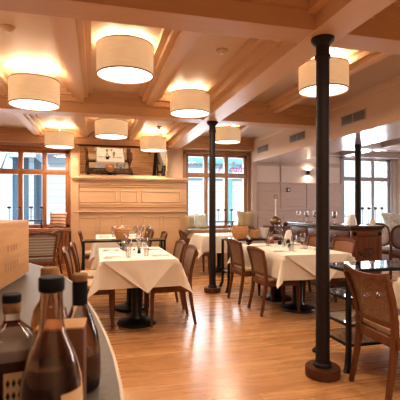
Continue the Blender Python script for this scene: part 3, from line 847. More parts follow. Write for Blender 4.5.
# small red menu box and dark jars at back of the column table
t = thing('menu_stand', 'rust-red card stand at the back of the column table', 'menu', (2.56, 5.66, TT))
b = BM(); box(b, -0.055, 0.055, -0.015, 0.015, 0, 0.012, 0.003); obj('stand_foot', b, 'black', t)
b = BM(); box(b, -0.055, 0.055, -0.006, 0.006, 0.01, 0.10, 0.002); obj('menu_card', b, 'red', t)
def jar(x, y, z, label, group=None):
    t = thing('condiment_jar', label, 'jar', (x, y, z), 0, group)
    b = BM(); lathe(b, [(0, 0), (0.028, 0), (0.03, 0.005), (0.03, 0.045), (0.02, 0.055), (0, 0.055)], 16); obj('jar_body', b, 'black', t)
    b = BM(); lathe(b, [(0, 0.072), (0.02, 0.07), (0.022, 0.055), (0, 0.055)], 16); obj('lid', b, 'cutlery', t)
jar(2.62, 5.46, TT, 'small dark condiment jar in front of the rust-red card'); jar(2.80, 5.55, TT, 'small dark condiment jar beside the upright napkin')

# ------------------------------------------------------------------ glass consoles
def console(x0, x1, y0, y1, label, shelves=(0.20, 0.36, 0.57), refl_mottle=True, z=0.80):
    cx, cy = (x0+x1)/2, (y0+y1)/2; hw, hd = (x1-x0)/2, (y1-y0)/2
    t = thing('glass_console', label, 'console table', (cx, cy, 0))
    r = 0.014
    b = BM()
    def rails(bm, zz, h=0.011):
        box(bm, -hw, hw, -hd-r, -hd+r, zz-h, zz+h, 0.003); box(bm, -hw, hw, hd-r, hd+r, zz-h, zz+h, 0.003)
        box(bm, -hw-r, -hw+r, -hd, hd, zz-h, zz+h, 0.003); box(bm, hw-r, hw+r, -hd, hd, zz-h, zz+h, 0.003)
    rails(b, z-0.012, 0.012)
    for s in shelves: rails(b, s-0.008, 0.008)
    obj('frame_rails', b, 'black', t)
    for sx in (-1, 1):
        for sy in (-1, 1):
            b = BM(); sweep(b, [(sx*hw, sy*hd, z-0.01), (sx*hw, sy*hd, 0.20), (sx*(hw+0.006), sy*(hd+0.006), 0.10), (sx*(hw+0.03), sy*(hd+0.03), 0.03), (sx*(hw+0.055), sy*(hd+0.05), 0.0)], [(0.018, 0.018)]*3+[(0.019, 0.019), (0.02, 0.016)], 8, (0, 1, 0), True); obj('leg', b, 'black', t)
    b = BM(); box(b, -hw+0.008, hw-0.008, -hd+0.008, hd-0.008, z-0.002, z+0.004); obj('glass_top', b, 'tglass', t)
    for i, s in enumerate(shelves):
        b = BM(); box(b, -hw+0.012, hw-0.012, -hd+0.012, hd-0.012, s-0.004, s+0.002)
        obj('shelf', b, 'refl_mottle' if (refl_mottle and i == 0) else 'tglass', t)
    return t
console(1.955, 3.15, 2.83, 3.22, 'black metal glass-topped console behind the closest caned chair')
console(-0.17, 1.03, 6.16, 6.46, 'black metal glass-topped console behind the table by the bar', (0.3,), False)
console(1.98, 3.10, 5.90, 6.20, 'black metal glass-topped console holding wicker baskets', (0.3,), False)

def basket(x, y, z, R, h, label, rolls=0):
    t = thing('wicker_basket', label, 'basket', (x, y, z))
    prof = [(0, 0.002), (R*0.72, 0)]
    n = 9
    for i in range(n+1):
        f = i/n
        rr = R*(0.74+0.26*math.sin(f*PI*0.62)/math.sin(PI*0.62))
        prof.append((rr+(0.006 if i % 2 else 0.0), h*f))
    prof += [(R*0.92, h), (R*0.85, h*0.7), (R*0.68, 0.012), (0, 0.012)]
    b = BM(); lathe(b, prof, 28); obj('basket_body', b, 'wicker', t)
    b = BM()
    for k in range(30):
        a0 = 2*PI*k/30
        sweep(b, [(R*0.985*math.cos(a0+d*0.2), R*0.985*math.sin(a0+d*0.2), h+(0.008 if d % 2 else -0.006)) for d in range(3)], 0.010, 6)
    obj('basket_rim', b, 'wicker', t)
    for k in range(rolls):
        a = k*2*PI/max(rolls, 1)
        b = BM(); lathe(b, [(0, -0.03), (R*0.28, -0.02), (R*0.36, 0), (R*0.26, 0.022), (0, 0.03)], 12, (R*0.42*math.cos(a), R*0.42*math.sin(a), h*0.86)); obj('bread_roll', b, 'bread', t)
basket(0.40, 6.33, 0.805, 0.115, 0.15, 'round wicker basket on the glass console behind the front table', 4)
basket(2.21, 6.03, 0.805, 0.125, 0.17, 'tall round wicker basket on the console by the iron column, the larger of two', 3)
basket(2.47, 6.05, 0.805, 0.07, 0.105, 'small wicker basket beside the larger basket and the white pot')
t = thing('white_pot', 'small pale ribbed pot beside the small wicker basket', 'pot', (2.64, 6.06, 0.805))
b = BM(); lathe(b, [(0, 0), (0.05, 0), (0.055, 0.01), (0.068, 0.14), (0.072, 0.15), (0.064, 0.15), (0.05, 0.015), (0, 0.015)], 24); obj('pot_body', b, 'plate', t)
b = BM(); lathe(b, [(0.073, 0.142), (0.077, 0.15), (0.073, 0.158), (0.066, 0.15), (0.073, 0.142)], 24); obj('pot_rim', b, 'plate', t)
for k, (x, y) in enumerate(((0.60, 6.28), (0.70, 6.36), (0.80, 6.28))):
    put_glass(x, y, 0.805, ('wine glass on the console right beside the wicker basket', 'wine glass on the console, middle of the row past the basket', 'wine glass on the console, furthest from the basket')[k], 'glasses on the console', 1.05)
for k, (x, y) in enumerate(((2.84, 6.02), (2.94, 6.08))):
    put_glass(x, y, 0.805, ('wine glass beside the pale ribbed pot', 'wine glass at the console end, second from the pale pot')[k], 'glasses on the basket console', 1.05)
# flowers on the distant table
t = thing('flower_vase', 'small vase with white blossoms on the distant table', 'vase', (0.42, 7.35, TT))
b = BM(); lathe(b, [(0, 0), (0.03, 0), (0.035, 0.05), (0.02, 0.09), (0.022, 0.10), (0, 0.10)], 16); obj('vase_body', b, 'drink', t)
b = BM()
for k in range(9):
    a = random.uniform(0, 2*PI); rr = random.uniform(0.02, 0.09); zz = random.uniform(0.13, 0.22)
    sweep(b, [(0, 0, 0.03), (rr*0.4*math.cos(a), rr*0.4*math.sin(a), 0.1), (rr*math.cos(a), rr*math.sin(a), zz)], 0.003, 5)
obj('stems', b, 'green', t)
random.seed(3)
for k in range(8):
    a = random.uniform(0, 2*PI); rr = random.uniform(0.02, 0.10); zz = random.uniform(0.13, 0.22)
    b = BM(); lathe(b, [(0, -0.012), (0.012, -0.004), (0.02, 0.006), (0.01, 0.014), (0, 0.012)], 9, (rr*math.cos(a), rr*math.sin(a), zz)); obj('blossom', b, 'napkin', t)

# ------------------------------------------------------------------ carved sideboard
SX0, SX1, SY0, SY1, SH = 3.48, 3.98, 4.97, 6.85, 1.03
t = thing('sideboard', 'dark carved wooden sideboard with a brown panelled end', 'sideboard', ((SX0+SX1)/2, (SY0+SY1)/2, 0))
hw, hl = (SX1-SX0)/2, (SY1-SY0)/2
b = BM(); box(b, -hw+0.02, hw-0.02, -hl+0.02, hl-0.02, 0.10, SH-0.04); box(b, -hw, hw, -hl, hl, 0.04, 0.12, 0.01); obj('carcass', b, 'darkwood', t)
b = BM(); box(b, -hw-0.03, hw+0.03, -hl-0.03, hl+0.03, SH-0.035, SH, 0.012); box(b, -hw-0.01, hw+0.01, -hl-0.01, hl+0.01, SH-0.06, SH-0.033, 0.008); obj('worktop', b, 'darktop', t)
b = BM(); box(b, -hw, hw, -hl-0.004, -hl+0.03, 0.06, SH-0.06, 0.004)
box(b, -hw+0.015, -hw+0.075, -hl-0.016, -hl, 0.10, SH-0.08, 0.005); box(b, hw-0.075, hw-0.015, -hl-0.016, -hl, 0.10, SH-0.08, 0.005)
box(b, -hw+0.015, hw-0.015, -hl-0.016, -hl, SH-0.14, SH-0.08, 0.005); box(b, -hw+0.015, hw-0.015, -hl-0.016, -hl, 0.10, 0.17, 0.005)
obj('end_panel', b, 'darkwood2', t)
b = BM()
mt = Matrix.Translation((0, -hl-0.006, 0.66)) @ Matrix.Rotation(PI/2, 4, 'X')
bb = BM(); lathe(bb, [(0.0, 0.012), (0.035, 0.018), (0.06, 0.008), (0.085, 0.016), (0.10, 0.0)], 24)
for k in range(8):
    a = k*PI/4; lathe(bb, [(0.03, 0), (0.022, 0.012), (0, 0.016)], 10, (0.105*math.cos(a), 0.06*math.sin(a), 0))
bmesh.ops.transform(bb, matrix=mt @ Matrix.Diagonal((1.1, 0.75, 1, 1)), verts=bb.verts)
obj('carved_rosette', bb, 'darkwood', t)
for k in range(3):
    ya = -hl+0.06+k*(2*hl-0.12)/3; yb = ya+(2*hl-0.12)/3-0.03
    b = BM(); box(b, -hw-0.005, -hw+0.03, ya, yb, SH-0.24, SH-0.08, 0.006); box(b, -hw-0.014, -hw, ya+0.03, yb-0.03, SH-0.215, SH-0.105, 0.006); d = obj('drawer', b, 'darkwood', t)
    b = BM()
    lathe(b, [(0, 0), (0.016, 0.0), (0.01, 0.014), (0.018, 0.024), (0, 0.03)], 12)
    bmesh.ops.transform(b, matrix=Matrix.Translation((-hw-0.012, (ya+yb)/2, SH-0.16)) @ Matrix.Rotation(-PI/2, 4, 'Y'), verts=b.verts); obj('knob', b, 'copper', d)
    b = BM(); box(b, -hw-0.005, -hw+0.03, ya, yb, 0.14, SH-0.27, 0.006)
    for u0, u1, z0, z1 in ((ya+0.05, yb-0.05, 0.20, 0.24), (ya+0.05, yb-0.05, SH-0.36, SH-0.32)): box(b, -hw-0.016, -hw, u0, u1, z0, z1, 0.006)
    for u in (ya+0.05, yb-0.09): box(b, -hw-0.016, -hw, u, u+0.04, 0.20, SH-0.32, 0.006)
    d = obj('door', b, 'darkwood', t)
    b = BM(); lathe(b, [(0, 0), (0.012, 0), (0.012, 0.02), (0, 0.024)], 10)
    bmesh.ops.transform(b, matrix=Matrix.Translation((-hw-0.012, yb-0.03, 0.5)) @ Matrix.Rotation(-PI/2, 4, 'Y'), verts=b.verts); obj('knob', b, 'copper', d)
# glasses standing on it
names = ['at the far end', 'second from the far end', 'third from the far end', 'fourth from the far end', 'fifth from the far end', 'sixth from the far end', 'seventh from the far end', 'eighth from the far end', 'next to the upright napkin']
for k in range(9):
    put_glass(3.62+0.08*(k % 2), 6.76-k*0.145, SH+0.001, 'stemmed glass on the sideboard, '+names[k], 'glasses on the sideboard', 1.0)
standing_napkin(3.72, 5.30, SH, 0.16, 0.075, 'pale napkin folded upright at the front of the sideboard')
t = BM(); box(t, -0.06, 0.06, -0.05, 0.05, 0, 0.012, 0.004); box(t, -0.03, 0.03, -0.03, 0.03, 0.01, 0.085, 0.01)
tag(obj('folded_napkin', t, 'napkin', None, (3.86, 5.02, SH)), 'small white folded napkin on the sideboard corner beside the alcove window', 'napkin')

# stand with copper pan
t = thing('side_stand', 'dark low stand against the mauve wall carrying a copper pan', 'stand', (3.95, 8.35, 0))
b = BM(); box(b, -0.27, 0.27, -0.18, 0.18, 0.84, 0.88, 0.008); obj('stand_top', b, 'darkwood', t)
b = BM(); box(b, -0.24, 0.24, -0.15, 0.15, 0.70, 0.845, 0.006); obj('apron', b, 'darkwood', t)
for sx in (-1, 1):
    for sy in (-1, 1):
        b = BM(); sweep(b, [(sx*0.22, sy*0.13, 0.71), (sx*0.22, sy*0.13, 0.4), (sx*0.225, sy*0.135, 0)], [(0.024, 0.024), (0.02, 0.02), (0.014, 0.014)], 8, (0, 1, 0), True); obj('leg', b, 'darkwood', t)
t = thing('copper_pan', 'round copper pan with a tall upright handle on the dark stand', 'pan', (3.90, 8.33, 0.88))
b = BM(); lathe(b, [(0, 0), (0.06, 0.0), (0.105, 0.035), (0.13, 0.09), (0.125, 0.13), (0.09, 0.175), (0.045, 0.20), (0.02, 0.215), (0, 0.215)], 28); obj('pan_body', b, 'copper', t)
b = BM(); lathe(b, [(0.022, 0.21), (0.018, 0.26), (0.014, 0.28), (0.014, 0.55), (0.02, 0.57), (0.016, 0.60), (0, 0.61)], 14); obj('handle', b, 'plate', t)
b = BM(); pts = [(0.04*math.cos(a*PI/8), 0, 0.645+0.045*math.sin(a*PI/8)) for a in range(17)]; sweep(b, pts, 0.009, 6, (0, 1, 0)); obj('hanging_ring', b, 'copper', t)
t = thing('small_kettle', 'small dark round pot beside the copper pan', 'pot', (4.13, 8.30, 0.88)); t.scale = (0.75, 0.75, 0.7)
b = BM(); lathe(b, [(0, 0), (0.04, 0), (0.065, 0.04), (0.06, 0.075), (0.03, 0.10), (0.01, 0.105), (0.014, 0.12), (0, 0.13)], 20); obj('pot_body', b, 'black', t)
b = BM(); sweep(b, [(0.055, 0, 0.07), (0.09, 0, 0.08), (0.095, 0, 0.05), (0.06, 0, 0.035)], 0.008, 6); obj('handle', b, 'black', t)

# ------------------------------------------------------------------ long candle holders on the sills
def candelabra(x, y, z, L, label, cup='candle', n=4, flip=1):
    t = thing('candle_rack', label, 'candle holder', (x, y, z))
    b = BM(); box(b, -L/2, L/2, -0.035, 0.035, 0.145, 0.175, 0.004)
    for s in (-1, 1): box(b, s*L*0.42-0.02, s*L*0.42+0.02, -0.05, 0.05, 0, 0.15, 0.004)
    obj('base_bar', b, 'greymetal', t)
    for k in range(n):
        xx = -L/2+0.06+k*(L-0.12)/(n-1)
        b = BM(); sweep(b, [(xx, 0, 0.17), (xx, 0, 0.425)], 0.007, 6, (0, 1, 0)); s = obj('candle_stem', b, 'greymetal', t)
        b = BM(); lathe(b, [(0.006, 0.405), (0.034, 0.415), (0.042, 0.445), (0.038, 0.445), (0.03, 0.42), (0, 0.42)], 12, (xx, 0, 0)); obj('candle_cup', b, 'greymetal', s)
        b = BM(); lathe(b, [(0, 0.421), (0.028, 0.421), (0.028, 0.452), (0, 0.454)], 10, (xx, 0, 0)); obj('candle', b, cup, s)
candelabra(-1.38, 8.92, 0.86, 0.74, 'long metal candle rack with four stems on the timber window sill', 'candle_red')
candelabra(2.82, 8.92, 0.80, 0.60, 'long metal candle rack with four stems on the lettered window sill', 'greymetal')
candelabra(6.85, 8.92, 0.62, 0.60, 'long metal candle rack on the alcove window sill', 'greymetal')
for o in COL.objects:
    if o.get('category') == 'candle holder' and o.name.startswith('candle_rack') and o.location.x > 6: o.scale = (1.2, 1, 1.5)

# ------------------------------------------------------------------ pillows
def pillow(x, y, z, w, h, d, mat, tilt, rz, label):
    b = BM(); n = 12; fr, bk = [], []
    for i in range(n+1):
        for s, L in ((1, fr), (-1, bk)):
            row = []
            for j in range(n+1):
                u, v = -1+2*i/n, -1+2*j/n
                e = (1-u**4)*(1-v**4)
                k = 1+0.06*(u*u*v*v)-0.05*(1-min(1, u*u+v*v))
                pin = 1-0.15*(1-abs(u)*abs(v))*max(abs(u), abs(v))**6
                row.append(b.verts.new((u*w/2*pin, -s*d/2*max(e, 0)**0.6, (v*pin+1)*h/2)))
            L.append(row)
    for L in (fr, bk):
        for i in range(n):
            for j in range(n): b.faces.new((L[i][j], L[i+1][j], L[i+1][j+1], L[i][j+1]))
    bmesh.ops.remove_doubles(b, verts=b.verts, dist=1e-5)
    o = obj('throw_pillow', b, mat, None, (x, y, z), (tilt, 0, rz), ang=60); tag(o, label, 'pillow'); return o
pillow(-0.76, 8.84, 0.86, 0.36, 0.34, 0.13, 'pillow_s', -0.22, -0.25, 'cream and rust striped pillow on the timber window sill')
pillow(2.35, 8.92, 0.80, 0.34, 0.36, 0.13, 'pillow_g', -0.2, 0.35, 'pale grey pillow on the lettered window sill, beside the ochre pillow')
pillow(2.07, 8.82, 0.80, 0.26, 0.33, 0.12, 'pillow_o', -0.15, 0.6, 'ochre pillow beside the panelled partition, next to the pale grey pillow')
pillow(3.38, 8.84, 0.80, 0.40, 0.42, 0.15, 'pillow_o', -0.22, -0.3, 'olive and gold striped pillow under the lettered window, beside the wall corner')
pillow(7.05, 8.3, 0.78, 0.78, 0.48, 0.2, 'pillow_w', -0.2, -0.25, 'wide pale leaf-print pillow under the alcove window')
# dark leafy plant beside the ochre pillow
t = thing('potted_plant', 'small dark spiky plant beside the panelled partition', 'plant', (1.86, 8.52, 0))
b = BM(); lathe(b, [(0, 0), (0.09, 0), (0.12, 0.45), (0.125, 0.62), (0.105, 0.62), (0.1, 0.58), (0, 0.58)], 20); obj('planter', b, 'chair', t)
b = BM()
random.seed(5)
for k in range(16):
    a = random.uniform(0, 2*PI); l = random.uniform(0.10, 0.2)
    sweep(b, [(0, 0, 0.58), (l*0.3*math.cos(a), l*0.3*math.sin(a), 0.68), (l*0.8*math.cos(a), l*0.8*math.sin(a), 0.76), (l*math.cos(a), l*math.sin(a), 0.74+random.uniform(0, .08))], [(0.008, 0.003), (0.014, 0.003), (0.01, 0.003), (0.002, 0.002)], 5)
obj('leaves', b, 'green', t)

# alcove bench and upholstered chairs
t = thing('alcove_bench', 'low bench below the alcove window carrying the leaf-print pillow', 'bench', (6.85, 8.42, 0))
b = BM(); box(b, -0.75, 0.75, -0.25, 0.25, 0.40, 0.46, 0.01); obj('bench_seat', b, 'frame_a', t)
b = BM(); box(b, -0.75, 0.75, -0.24, 0.24, 0.46, 0.55, 0.03); obj('seat_pad', b, 'whitefab', t)
b = BM(); box(b, -0.72, 0.72, -0.22, 0.22, 0.0, 0.40, 0.01); obj('bench_base', b, 'frame_a', t)
for o in COL.objects:
    if o.get('label', '').startswith('wide pale leaf'): o.location = (7.25, 8.42, 0.56); o.scale = (1, 1, 1.3)

def uph_chair(x, y, rz, label, mat, oval=True):
    t = thing('upholstered_chair', label, 'chair', (x, y, 0), rz)
    W = 0.24
    for s in (-1, 1):
        b = BM(); sweep(b, [(s*W, 0.22, 0.42), (s*W, 0.225, 0.2), (s*W, 0.23, 0)], [(0.026, 0.026), (0.02, 0.02), (0.014, 0.014)], 8, (0, 1, 0), True); obj('leg', b, 'chair', t)
        b = BM(); sweep(b, [(s*W, -0.22, 0.46), (s*W, -0.235, 0.2), (s*W, -0.27, 0)], [(0.024, 0.024), (0.02, 0.02), (0.016, 0.016)], 8, (0, 1, 0), True); obj('leg', b, 'chair', t)
    b = BM(); box(b, -W-0.02, W+0.02, -0.24, 0.25, 0.38, 0.45, 0.01); obj('seat_frame', b, 'chair', t)
    b = BM(); box(b, -W, W, -0.22, 0.24, 0.445, 0.53, 0.03); obj('seat_cushion', b, mat, t)
    b = BM(); b2 = BM(); n = 28; ring = []; pts = []
    for i in range(n+1):
        a = 2*PI*i/n
        k = 1/((abs(math.cos(a))**3+abs(math.sin(a))**3)**(1/3))
        px, pz = 0.235*k*math.cos(a), 0.76+0.21*k*math.sin(a)
        pts.append((px, -0.22-(pz-0.5)*0.18, pz))
    sweep(b, pts, [(0.02, 0.022)]*(n+1), 8, (0, 1, 0), False, False)
    for s in (-1, 1): sweep(b, [(s*W, -0.22, 0.42), (s*W*0.95, -0.225, 0.6)], 0.022, 8, (0, 1, 0))
    obj('back_frame', b, 'chair', t)
    for dy in (0.028, -0.028):
        c = b2.verts.new((0, -0.22-0.26*0.18+dy*1.5, 0.76)); rr = [b2.verts.new((p[0]*0.95, p[1], 0.76+(p[2]-0.76)*0.95)) for p in pts[:-1]]
        mid = [b2.verts.new((p[0]*0.7, -0.22-((0.76+(p[2]-0.76)*0.7)-0.5)*0.18+dy*1.2, 0.76+(p[2]-0.76)*0.7)) for p in pts[:-1]]
        for i in range(n):
            j = (i+1) % n
            b2.faces.new((rr[i], rr[j], mid[j], mid[i])); b2.faces.new((mid[i], mid[j], c))
    obj('back_pad', b2, mat, t)
    return t
uph_chair(5.60, 6.95, FX+0.5, 'white upholstered wooden chair just past the carved sideboard', 'whitefab')
uph_chair(5.50, 6.25, FX+0.9, 'grey-mauve upholstered wooden chair at the picture edge beyond the sideboard', 'purple')

# ------------------------------------------------------------------ bar counter
CZ = 0.92
edge = [(0.05, -0.8), (0.054, 0.6), (0.056, 0.88), (0.050, 1.05), (0.036, 1.22), (0.008, 1.46), (-0.034, 1.74), (-0.098, 2.11), (-0.18, 2.39), (-0.275, 2.66), (-0.43, 2.95), (-0.62, 3.17), (-0.9, 3.3)]
def offs(e, d):
    out = []
    for i, p in enumerate(e):
        a = Vector(e[max(0, i-1)]); c = Vector(e[min(len(e)-1, i+1)])
        t = (c-a).normalized(); n = Vector((-t.y, t.x))
        out.append((p[0]+n.x*d, p[1]+n.y*d))
    return out
t = thing('bar_counter', 'curved grey-topped bar counter with a pale edge, bottles standing on it', 'bar counter', (0, 0, 0))
ins = offs(edge, 0.007)
b = BM(); prism(b, ins+[(-0.9, -0.8)], 'Z', CZ-0.035, CZ); obj('counter_top', b, 'counter', t, smooth=False)
b = BM(); prism(b, edge+list(reversed(ins)), 'Z', CZ-0.04, CZ); obj('edge_band', b, 'counter_edge', t, smooth=False)
ins2 = offs(edge, 0.14)
b = BM(); prism(b, ins2+[(-0.9, -0.8)], 'Z', 0.0, CZ-0.035); obj('bar_front', b, 'barfront', t, smooth=False)

# wooden wine crate
t = thing('wooden_crate', 'pale pine crate with faint burnt marks on the bar, a dish on top', 'crate', (-0.365, 2.47, CZ+0.014))
t.rotation_euler = (0, 0, -0.10)
# face along local Y, +X side faces camera
b = BM(); box(b, -0.012, 0.0, -0.75, 0.0, 0, 0.285, 0.003); obj('side_board', b, 'crate', t)
b = BM(); box(b, -0.30, -0.288, -0.75, 0.0, 0, 0.285, 0.003); obj('side_board', b, 'crate', t)
b = BM(); box(b, -0.288, -0.012, -0.012, 0.0, 0, 0.285, 0.003); box(b, -0.288, -0.012, -0.75, -0.738, 0, 0.285, 0.003); obj('end_board', b, 'crate_pale', t)
b = BM(); box(b, -0.30, 0.0, -0.75, 0.0, 0.283, 0.293, 0.003); obj('lid', b, 'crate_pale', t)
for (y0, y1, z0, z1) in ((-0.34, -0.315, 0.06, 0.10), (-0.30, -0.285, 0.06, 0.10), (-0.27, -0.25, 0.06, 0.10), (-0.23, -0.215, 0.06, 0.10), (-0.42, -0.40, 0.06, 0.10), (-0.38, -0.36, 0.06, 0.10),
                         (-0.33, -0.31, 0.15, 0.18), (-0.29, -0.27, 0.15, 0.18), (-0.25, -0.235, 0.15, 0.18), (-0.38, -0.36, 0.15, 0.18)):
    b = BM(); box(b, -0.001, 0.0008, y0, y1, z0, z1); obj('burnt_mark', b, 'burn', t)
o = BM(); box(o, -0.33, -0.012, -0.95, -0.03, 0, 0.0135, 0.002)
o = obj('wooden_board', o, 'crate_pale', None, (-0.365, 2.47, CZ), (0, 0, -0.10)); tag(o, 'pale wooden board lying on the bar under the pine crate', 'board')
t = thing('small_dish', 'small white dish with dark rim on top of the pine crate', 'dish', (-0.58, 2.28, CZ+0.308))
b = BM(); lathe(b, [(0, 0), (0.06, 0), (0.10, 0.02), (0.098, 0.024), (0.055, 0.008), (0, 0.008)], 24); obj('dish_body', b, 'plate', t)
b = BM(); lathe(b, [(0, 0.008), (0.05, 0.009), (0.04, 0.03), (0, 0.036)], 16); obj('contents', b, 'chair', t)

# bottles
def lathe_obj(name, prof, mat, t, seg=32, sq=None, loc=None):
    b = BM(); lathe(b, prof, seg, (0, 0, 0), False, sq); return obj(name, b, mat, t, loc)
# big clear-brown bottle, closest
t = thing('liquor_bottle', 'tall clear brown bottle with black capped neck, closest on the bar', 'bottle', (-0.066, 0.672, CZ))
lathe_obj('glass_body', [(0, 0), (0.042, 0), (0.047, 0.006), (0.048, 0.08), (0.045, 0.115), (0.034, 0.155), (0.021, 0.185), (0.0175, 0.205), (0.0165, 0.248), (0.0135, 0.248), (0.0145, 0.205), (0.018, 0.184), (0.031, 0.154), (0.042, 0.114), (0.045, 0.08), (0.044, 0.012), (0, 0.010)], 'bottle', t)
lathe_obj('liquid', [(0, 0.011), (0.0435, 0.013), (0.0445, 0.08), (0.0415, 0.113), (0.036, 0.135), (0, 0.135)], 'liq_gold', t)
lathe_obj('cap', [(0, 0.249), (0.0185, 0.249), (0.0195, 0.251), (0.0195, 0.269), (0.0185, 0.271), (0, 0.271)], 'cap', t)
b = BM(); n = 8; R = 0.0492
ra = [b.verts.new((R*math.cos(-1.2+1.0*i/n), R*math.sin(-1.2+1.0*i/n), 0.03)) for i in range(n+1)]; rb = [b.verts.new((v.co.x*0.965, v.co.y*0.965, 0.103)) for v in ra]
for i in range(n): b.faces.new((ra[i], ra[i+1], rb[i+1], rb[i]))
obj('paper_label', b, 'labelp', t)
# amber bottle behind
t = thing('liquor_bottle', 'amber bottle with wooden stopper behind the tall clear brown bottle', 'bottle', (-0.108, 1.06, CZ))
lathe_obj('glass_body', [(0, 0), (0.040, 0), (0.044, 0.006), (0.044, 0.10), (0.038, 0.13), (0.020, 0.16), (0.014, 0.175), (0.014, 0.20), (0, 0.20)], 'bottle_amber', t)
lathe_obj('stopper', [(0, 0.20), (0.016, 0.20), (0.022, 0.208), (0.022, 0.226), (0.019, 0.231), (0, 0.231)], 'cork', t)
# dark bottle
t = thing('liquor_bottle', 'pear-shaped bottle with dark liquid and black neck sleeve, nearest the counter edge', 'bottle', (-0.031, 0.886, CZ))
lathe_obj('glass_body', [(0, 0), (0.034, 0), (0.040, 0.006), (0.043, 0.04), (0.042, 0.08), (0.036, 0.12), (0.023, 0.155), (0.0145, 0.178), (0.0135, 0.20), (0, 0.20)], 'bottle_clear', t)
lathe_obj('liquid', [(0, 0.004), (0.033, 0.004), (0.038, 0.01), (0.0405, 0.04), (0.0400, 0.076), (0, 0.076)], 'liq_dark', t)
lathe_obj('neck_sleeve', [(0.0148, 0.176), (0.0155, 0.176), (0.0155, 0.225), (0, 0.225)], 'cap', t)
lathe_obj('stopper', [(0, 0.225), (0.0145, 0.225), (0.016, 0.23), (0.016, 0.238), (0.013, 0.241), (0, 0.241)], 'cork', t)
# square decanter at the left
t = thing('liquor_bottle', 'square decanter with black and cork stopper and diamond-patterned label', 'bottle', (-0.150, 0.815, CZ), 0.15)
lathe_obj('glass_body', [(0, 0), (0.036, 0), (0.041, 0.005), (0.041, 0.125), (0.037, 0.145), (0.022, 0.160), (0.0145, 0.168), (0.0145, 0.185), (0, 0.185)], 'bottle_clear', t, 40, 4)
lathe_obj('liquid', [(0, 0.004), (0.035, 0.004), (0.038, 0.008), (0.038, 0.105), (0, 0.105)], 'liq_red', t, 40, 4)
lathe_obj('stopper', [(0, 0.185), (0.013, 0.185), (0.0155, 0.19), (0.0155, 0.204), (0, 0.204)], 'cork', t)
lathe_obj('cap', [(0, 0.204), (0.0165, 0.204), (0.0165, 0.217), (0.015, 0.219), (0, 0.219)], 'cap', t)
b = BM(); box(b, -0.012, 0.022, -0.0445, -0.0435, 0.012, 0.088); lb = obj('paper_label', b, 'labelp', t)
b = BM()
for r_ in range(3):
    for c_ in range(3):
        x, z = -0.005+c_*0.0095, 0.026+r_*0.022
        vs = [b.verts.new(p) for p in ((x, -0.0449, z-0.008), (x+0.0034, -0.0449, z), (x, -0.0449, z+0.008), (x-0.0034, -0.0449, z))]; b.faces.new(vs)
obj('label_print', b, 'ink', lb)
# carton
t = thing('carton_box', 'brown carton with tan lid standing between the bar bottles', 'box', (-0.058, 0.775, CZ), -0.06)
b = BM(); box(b, -0.040, 0.040, -0.030, 0.030, 0, 0.165, 0.0015); obj('carton_body', b, 'carton', t)
b = BM(); box(b, -0.041, 0.041, -0.031, 0.031, 0.165, 0.169, 0.001); obj('lid', b, 'carton_top', t)

# ------------------------------------------------------------------ outside
b = BM(); box(b, -14, 22, 9.36, 26, -0.3, -0.02); o = struct('ground_outside', b, 'street')
t = thing('neighbour_house', 'white clapboard house with pale teal trim seen through the windows', 'building', (0, 0, 0))
b = BM(); box(b, -1.5, 16, 13.0, 13.3, 0, 6.0); obj('facade', b, 'siding', t)
b = BM()
for x in (2.62, 4.30, 6.0): box(b, x, x+0.16, 12.9, 13.02, 0, 6, 0.01)
box(b, 2.4, 6.4, 12.88, 13.02, 2.72, 2.92, 0.01); box(b, 2.4, 6.4, 12.9, 13.02, 2.28, 2.36, 0.01)
obj('teal_trim', b, 'teal', t)
b = BM(); box(b, -1.5, -0.2, 12.6, 13.1, 2.98, 3.1, 0.01); obj('canopy', b, 'bluegrey', t)
t = thing('blue_house', 'blue-grey house corner seen through the timber window', 'building', (0, 0, 0))
b = BM(); box(b, -2.3, -1.68, 12.6, 14, 0, 2.75); obj('facade', b, 'bluegrey', t)
b = BM(); prism(b, [(12.3, 2.72), (14.2, 2.72), (13.3, 3.3)], 'X', -2.4, -1.66); obj('roof', b, 'siding', t)
b = BM(); box(b, -1.86, -1.72, 12.56, 12.62, 0.0, 2.75, 0.01); obj('corner_board', b, 'siding', t)
t = thing('street_tree', 'bare grey tree outside the timber window', 'tree', (-2.75, 11.6, 0))
b = BM(); sweep(b, [(0, 0, 0), (0.03, 0, 1.2), (-0.02, 0, 2.4), (0.05, 0, 4)], [0.10, 0.085, 0.075, 0.05], 10, (0, 1, 0)); obj('trunk', b, 'bark', t)
random.seed(11)
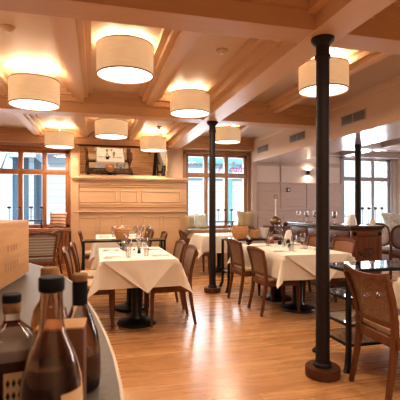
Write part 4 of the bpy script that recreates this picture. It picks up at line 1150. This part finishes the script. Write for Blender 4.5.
for k in range(9):
    z0 = 1.5+k*0.2; a = random.uniform(0, 2*PI)
    b = BM(); sweep(b, [(0, 0, z0), (0.25*math.cos(a), 0.1*math.sin(a), z0+0.18), (0.45*math.cos(a), 0.3*math.sin(a), z0+0.42), (0.6*math.cos(a), 0.35*math.sin(a), z0+0.8)], [0.035, 0.028, 0.018, 0.006], 6); obj('branch', b, 'bark', t)

# ------------------------------------------------------------------ lights
w = bpy.data.worlds.new('World'); scn.world = w; w.use_nodes = True
nt = w.node_tree; bg = nt.nodes['Background']
bg.inputs['Color'].default_value = (0.72, 0.88, 1.0, 1); bg.inputs['Strength'].default_value = 1.5
sun = bpy.data.lights.new('sun', 'SUN'); sun.energy = 3.8; sun.angle = 0.05; sun.color = (1, 0.97, 0.93)
so = bpy.data.objects.new('sun', sun); COL.objects.link(so)
so.rotation_euler = Vector((0.25, 0.62, -0.75)).to_track_quat('-Z', 'Y').to_euler()
# daylight entering at the windows
for (x, z, sx, sz, e) in ((2.77, 1.65, 1.4, 1.6, 60), (-1.5, 1.65, 1.8, 1.6, 40), (6.85, 1.6, 1.3, 1.8, 95)):
    light('window_daylight', 'AREA', (x, 9.45, z), e, (0.86, 0.93, 1.0), sx, (-PI/2, 0, 0), None, 'RECTANGLE', sz)
light('alcove_fill', 'AREA', (7.6, 5.2, 1.7), 110, (0.95, 0.95, 1.0), 2.2, (0, PI/2, 0), None, 'RECTANGLE', 1.6)  # added cool fill inside the alcove, standing in for unbuilt side windows

# ------------------------------------------------------------------ camera
cam = bpy.data.cameras.new('camera'); co = bpy.data.objects.new('camera', cam); COL.objects.link(co)
cam.sensor_width = 36; cam.lens = 36*405/400
co.location = (0, 0, 1.3); co.rotation_euler = (PI/2, 0, -math.radians(14.5))
cam.shift_y = 7/400
cam.clip_start = 0.02
cam.dof.use_dof = True; cam.dof.focus_distance = 4.6; cam.dof.aperture_fstop = 9.0
scn.camera = co
scn.view_settings.view_transform = 'Standard'
scn.view_settings.look = 'None'
scn.view_settings.exposure = 0.12
scn.view_settings.gamma = 0.86
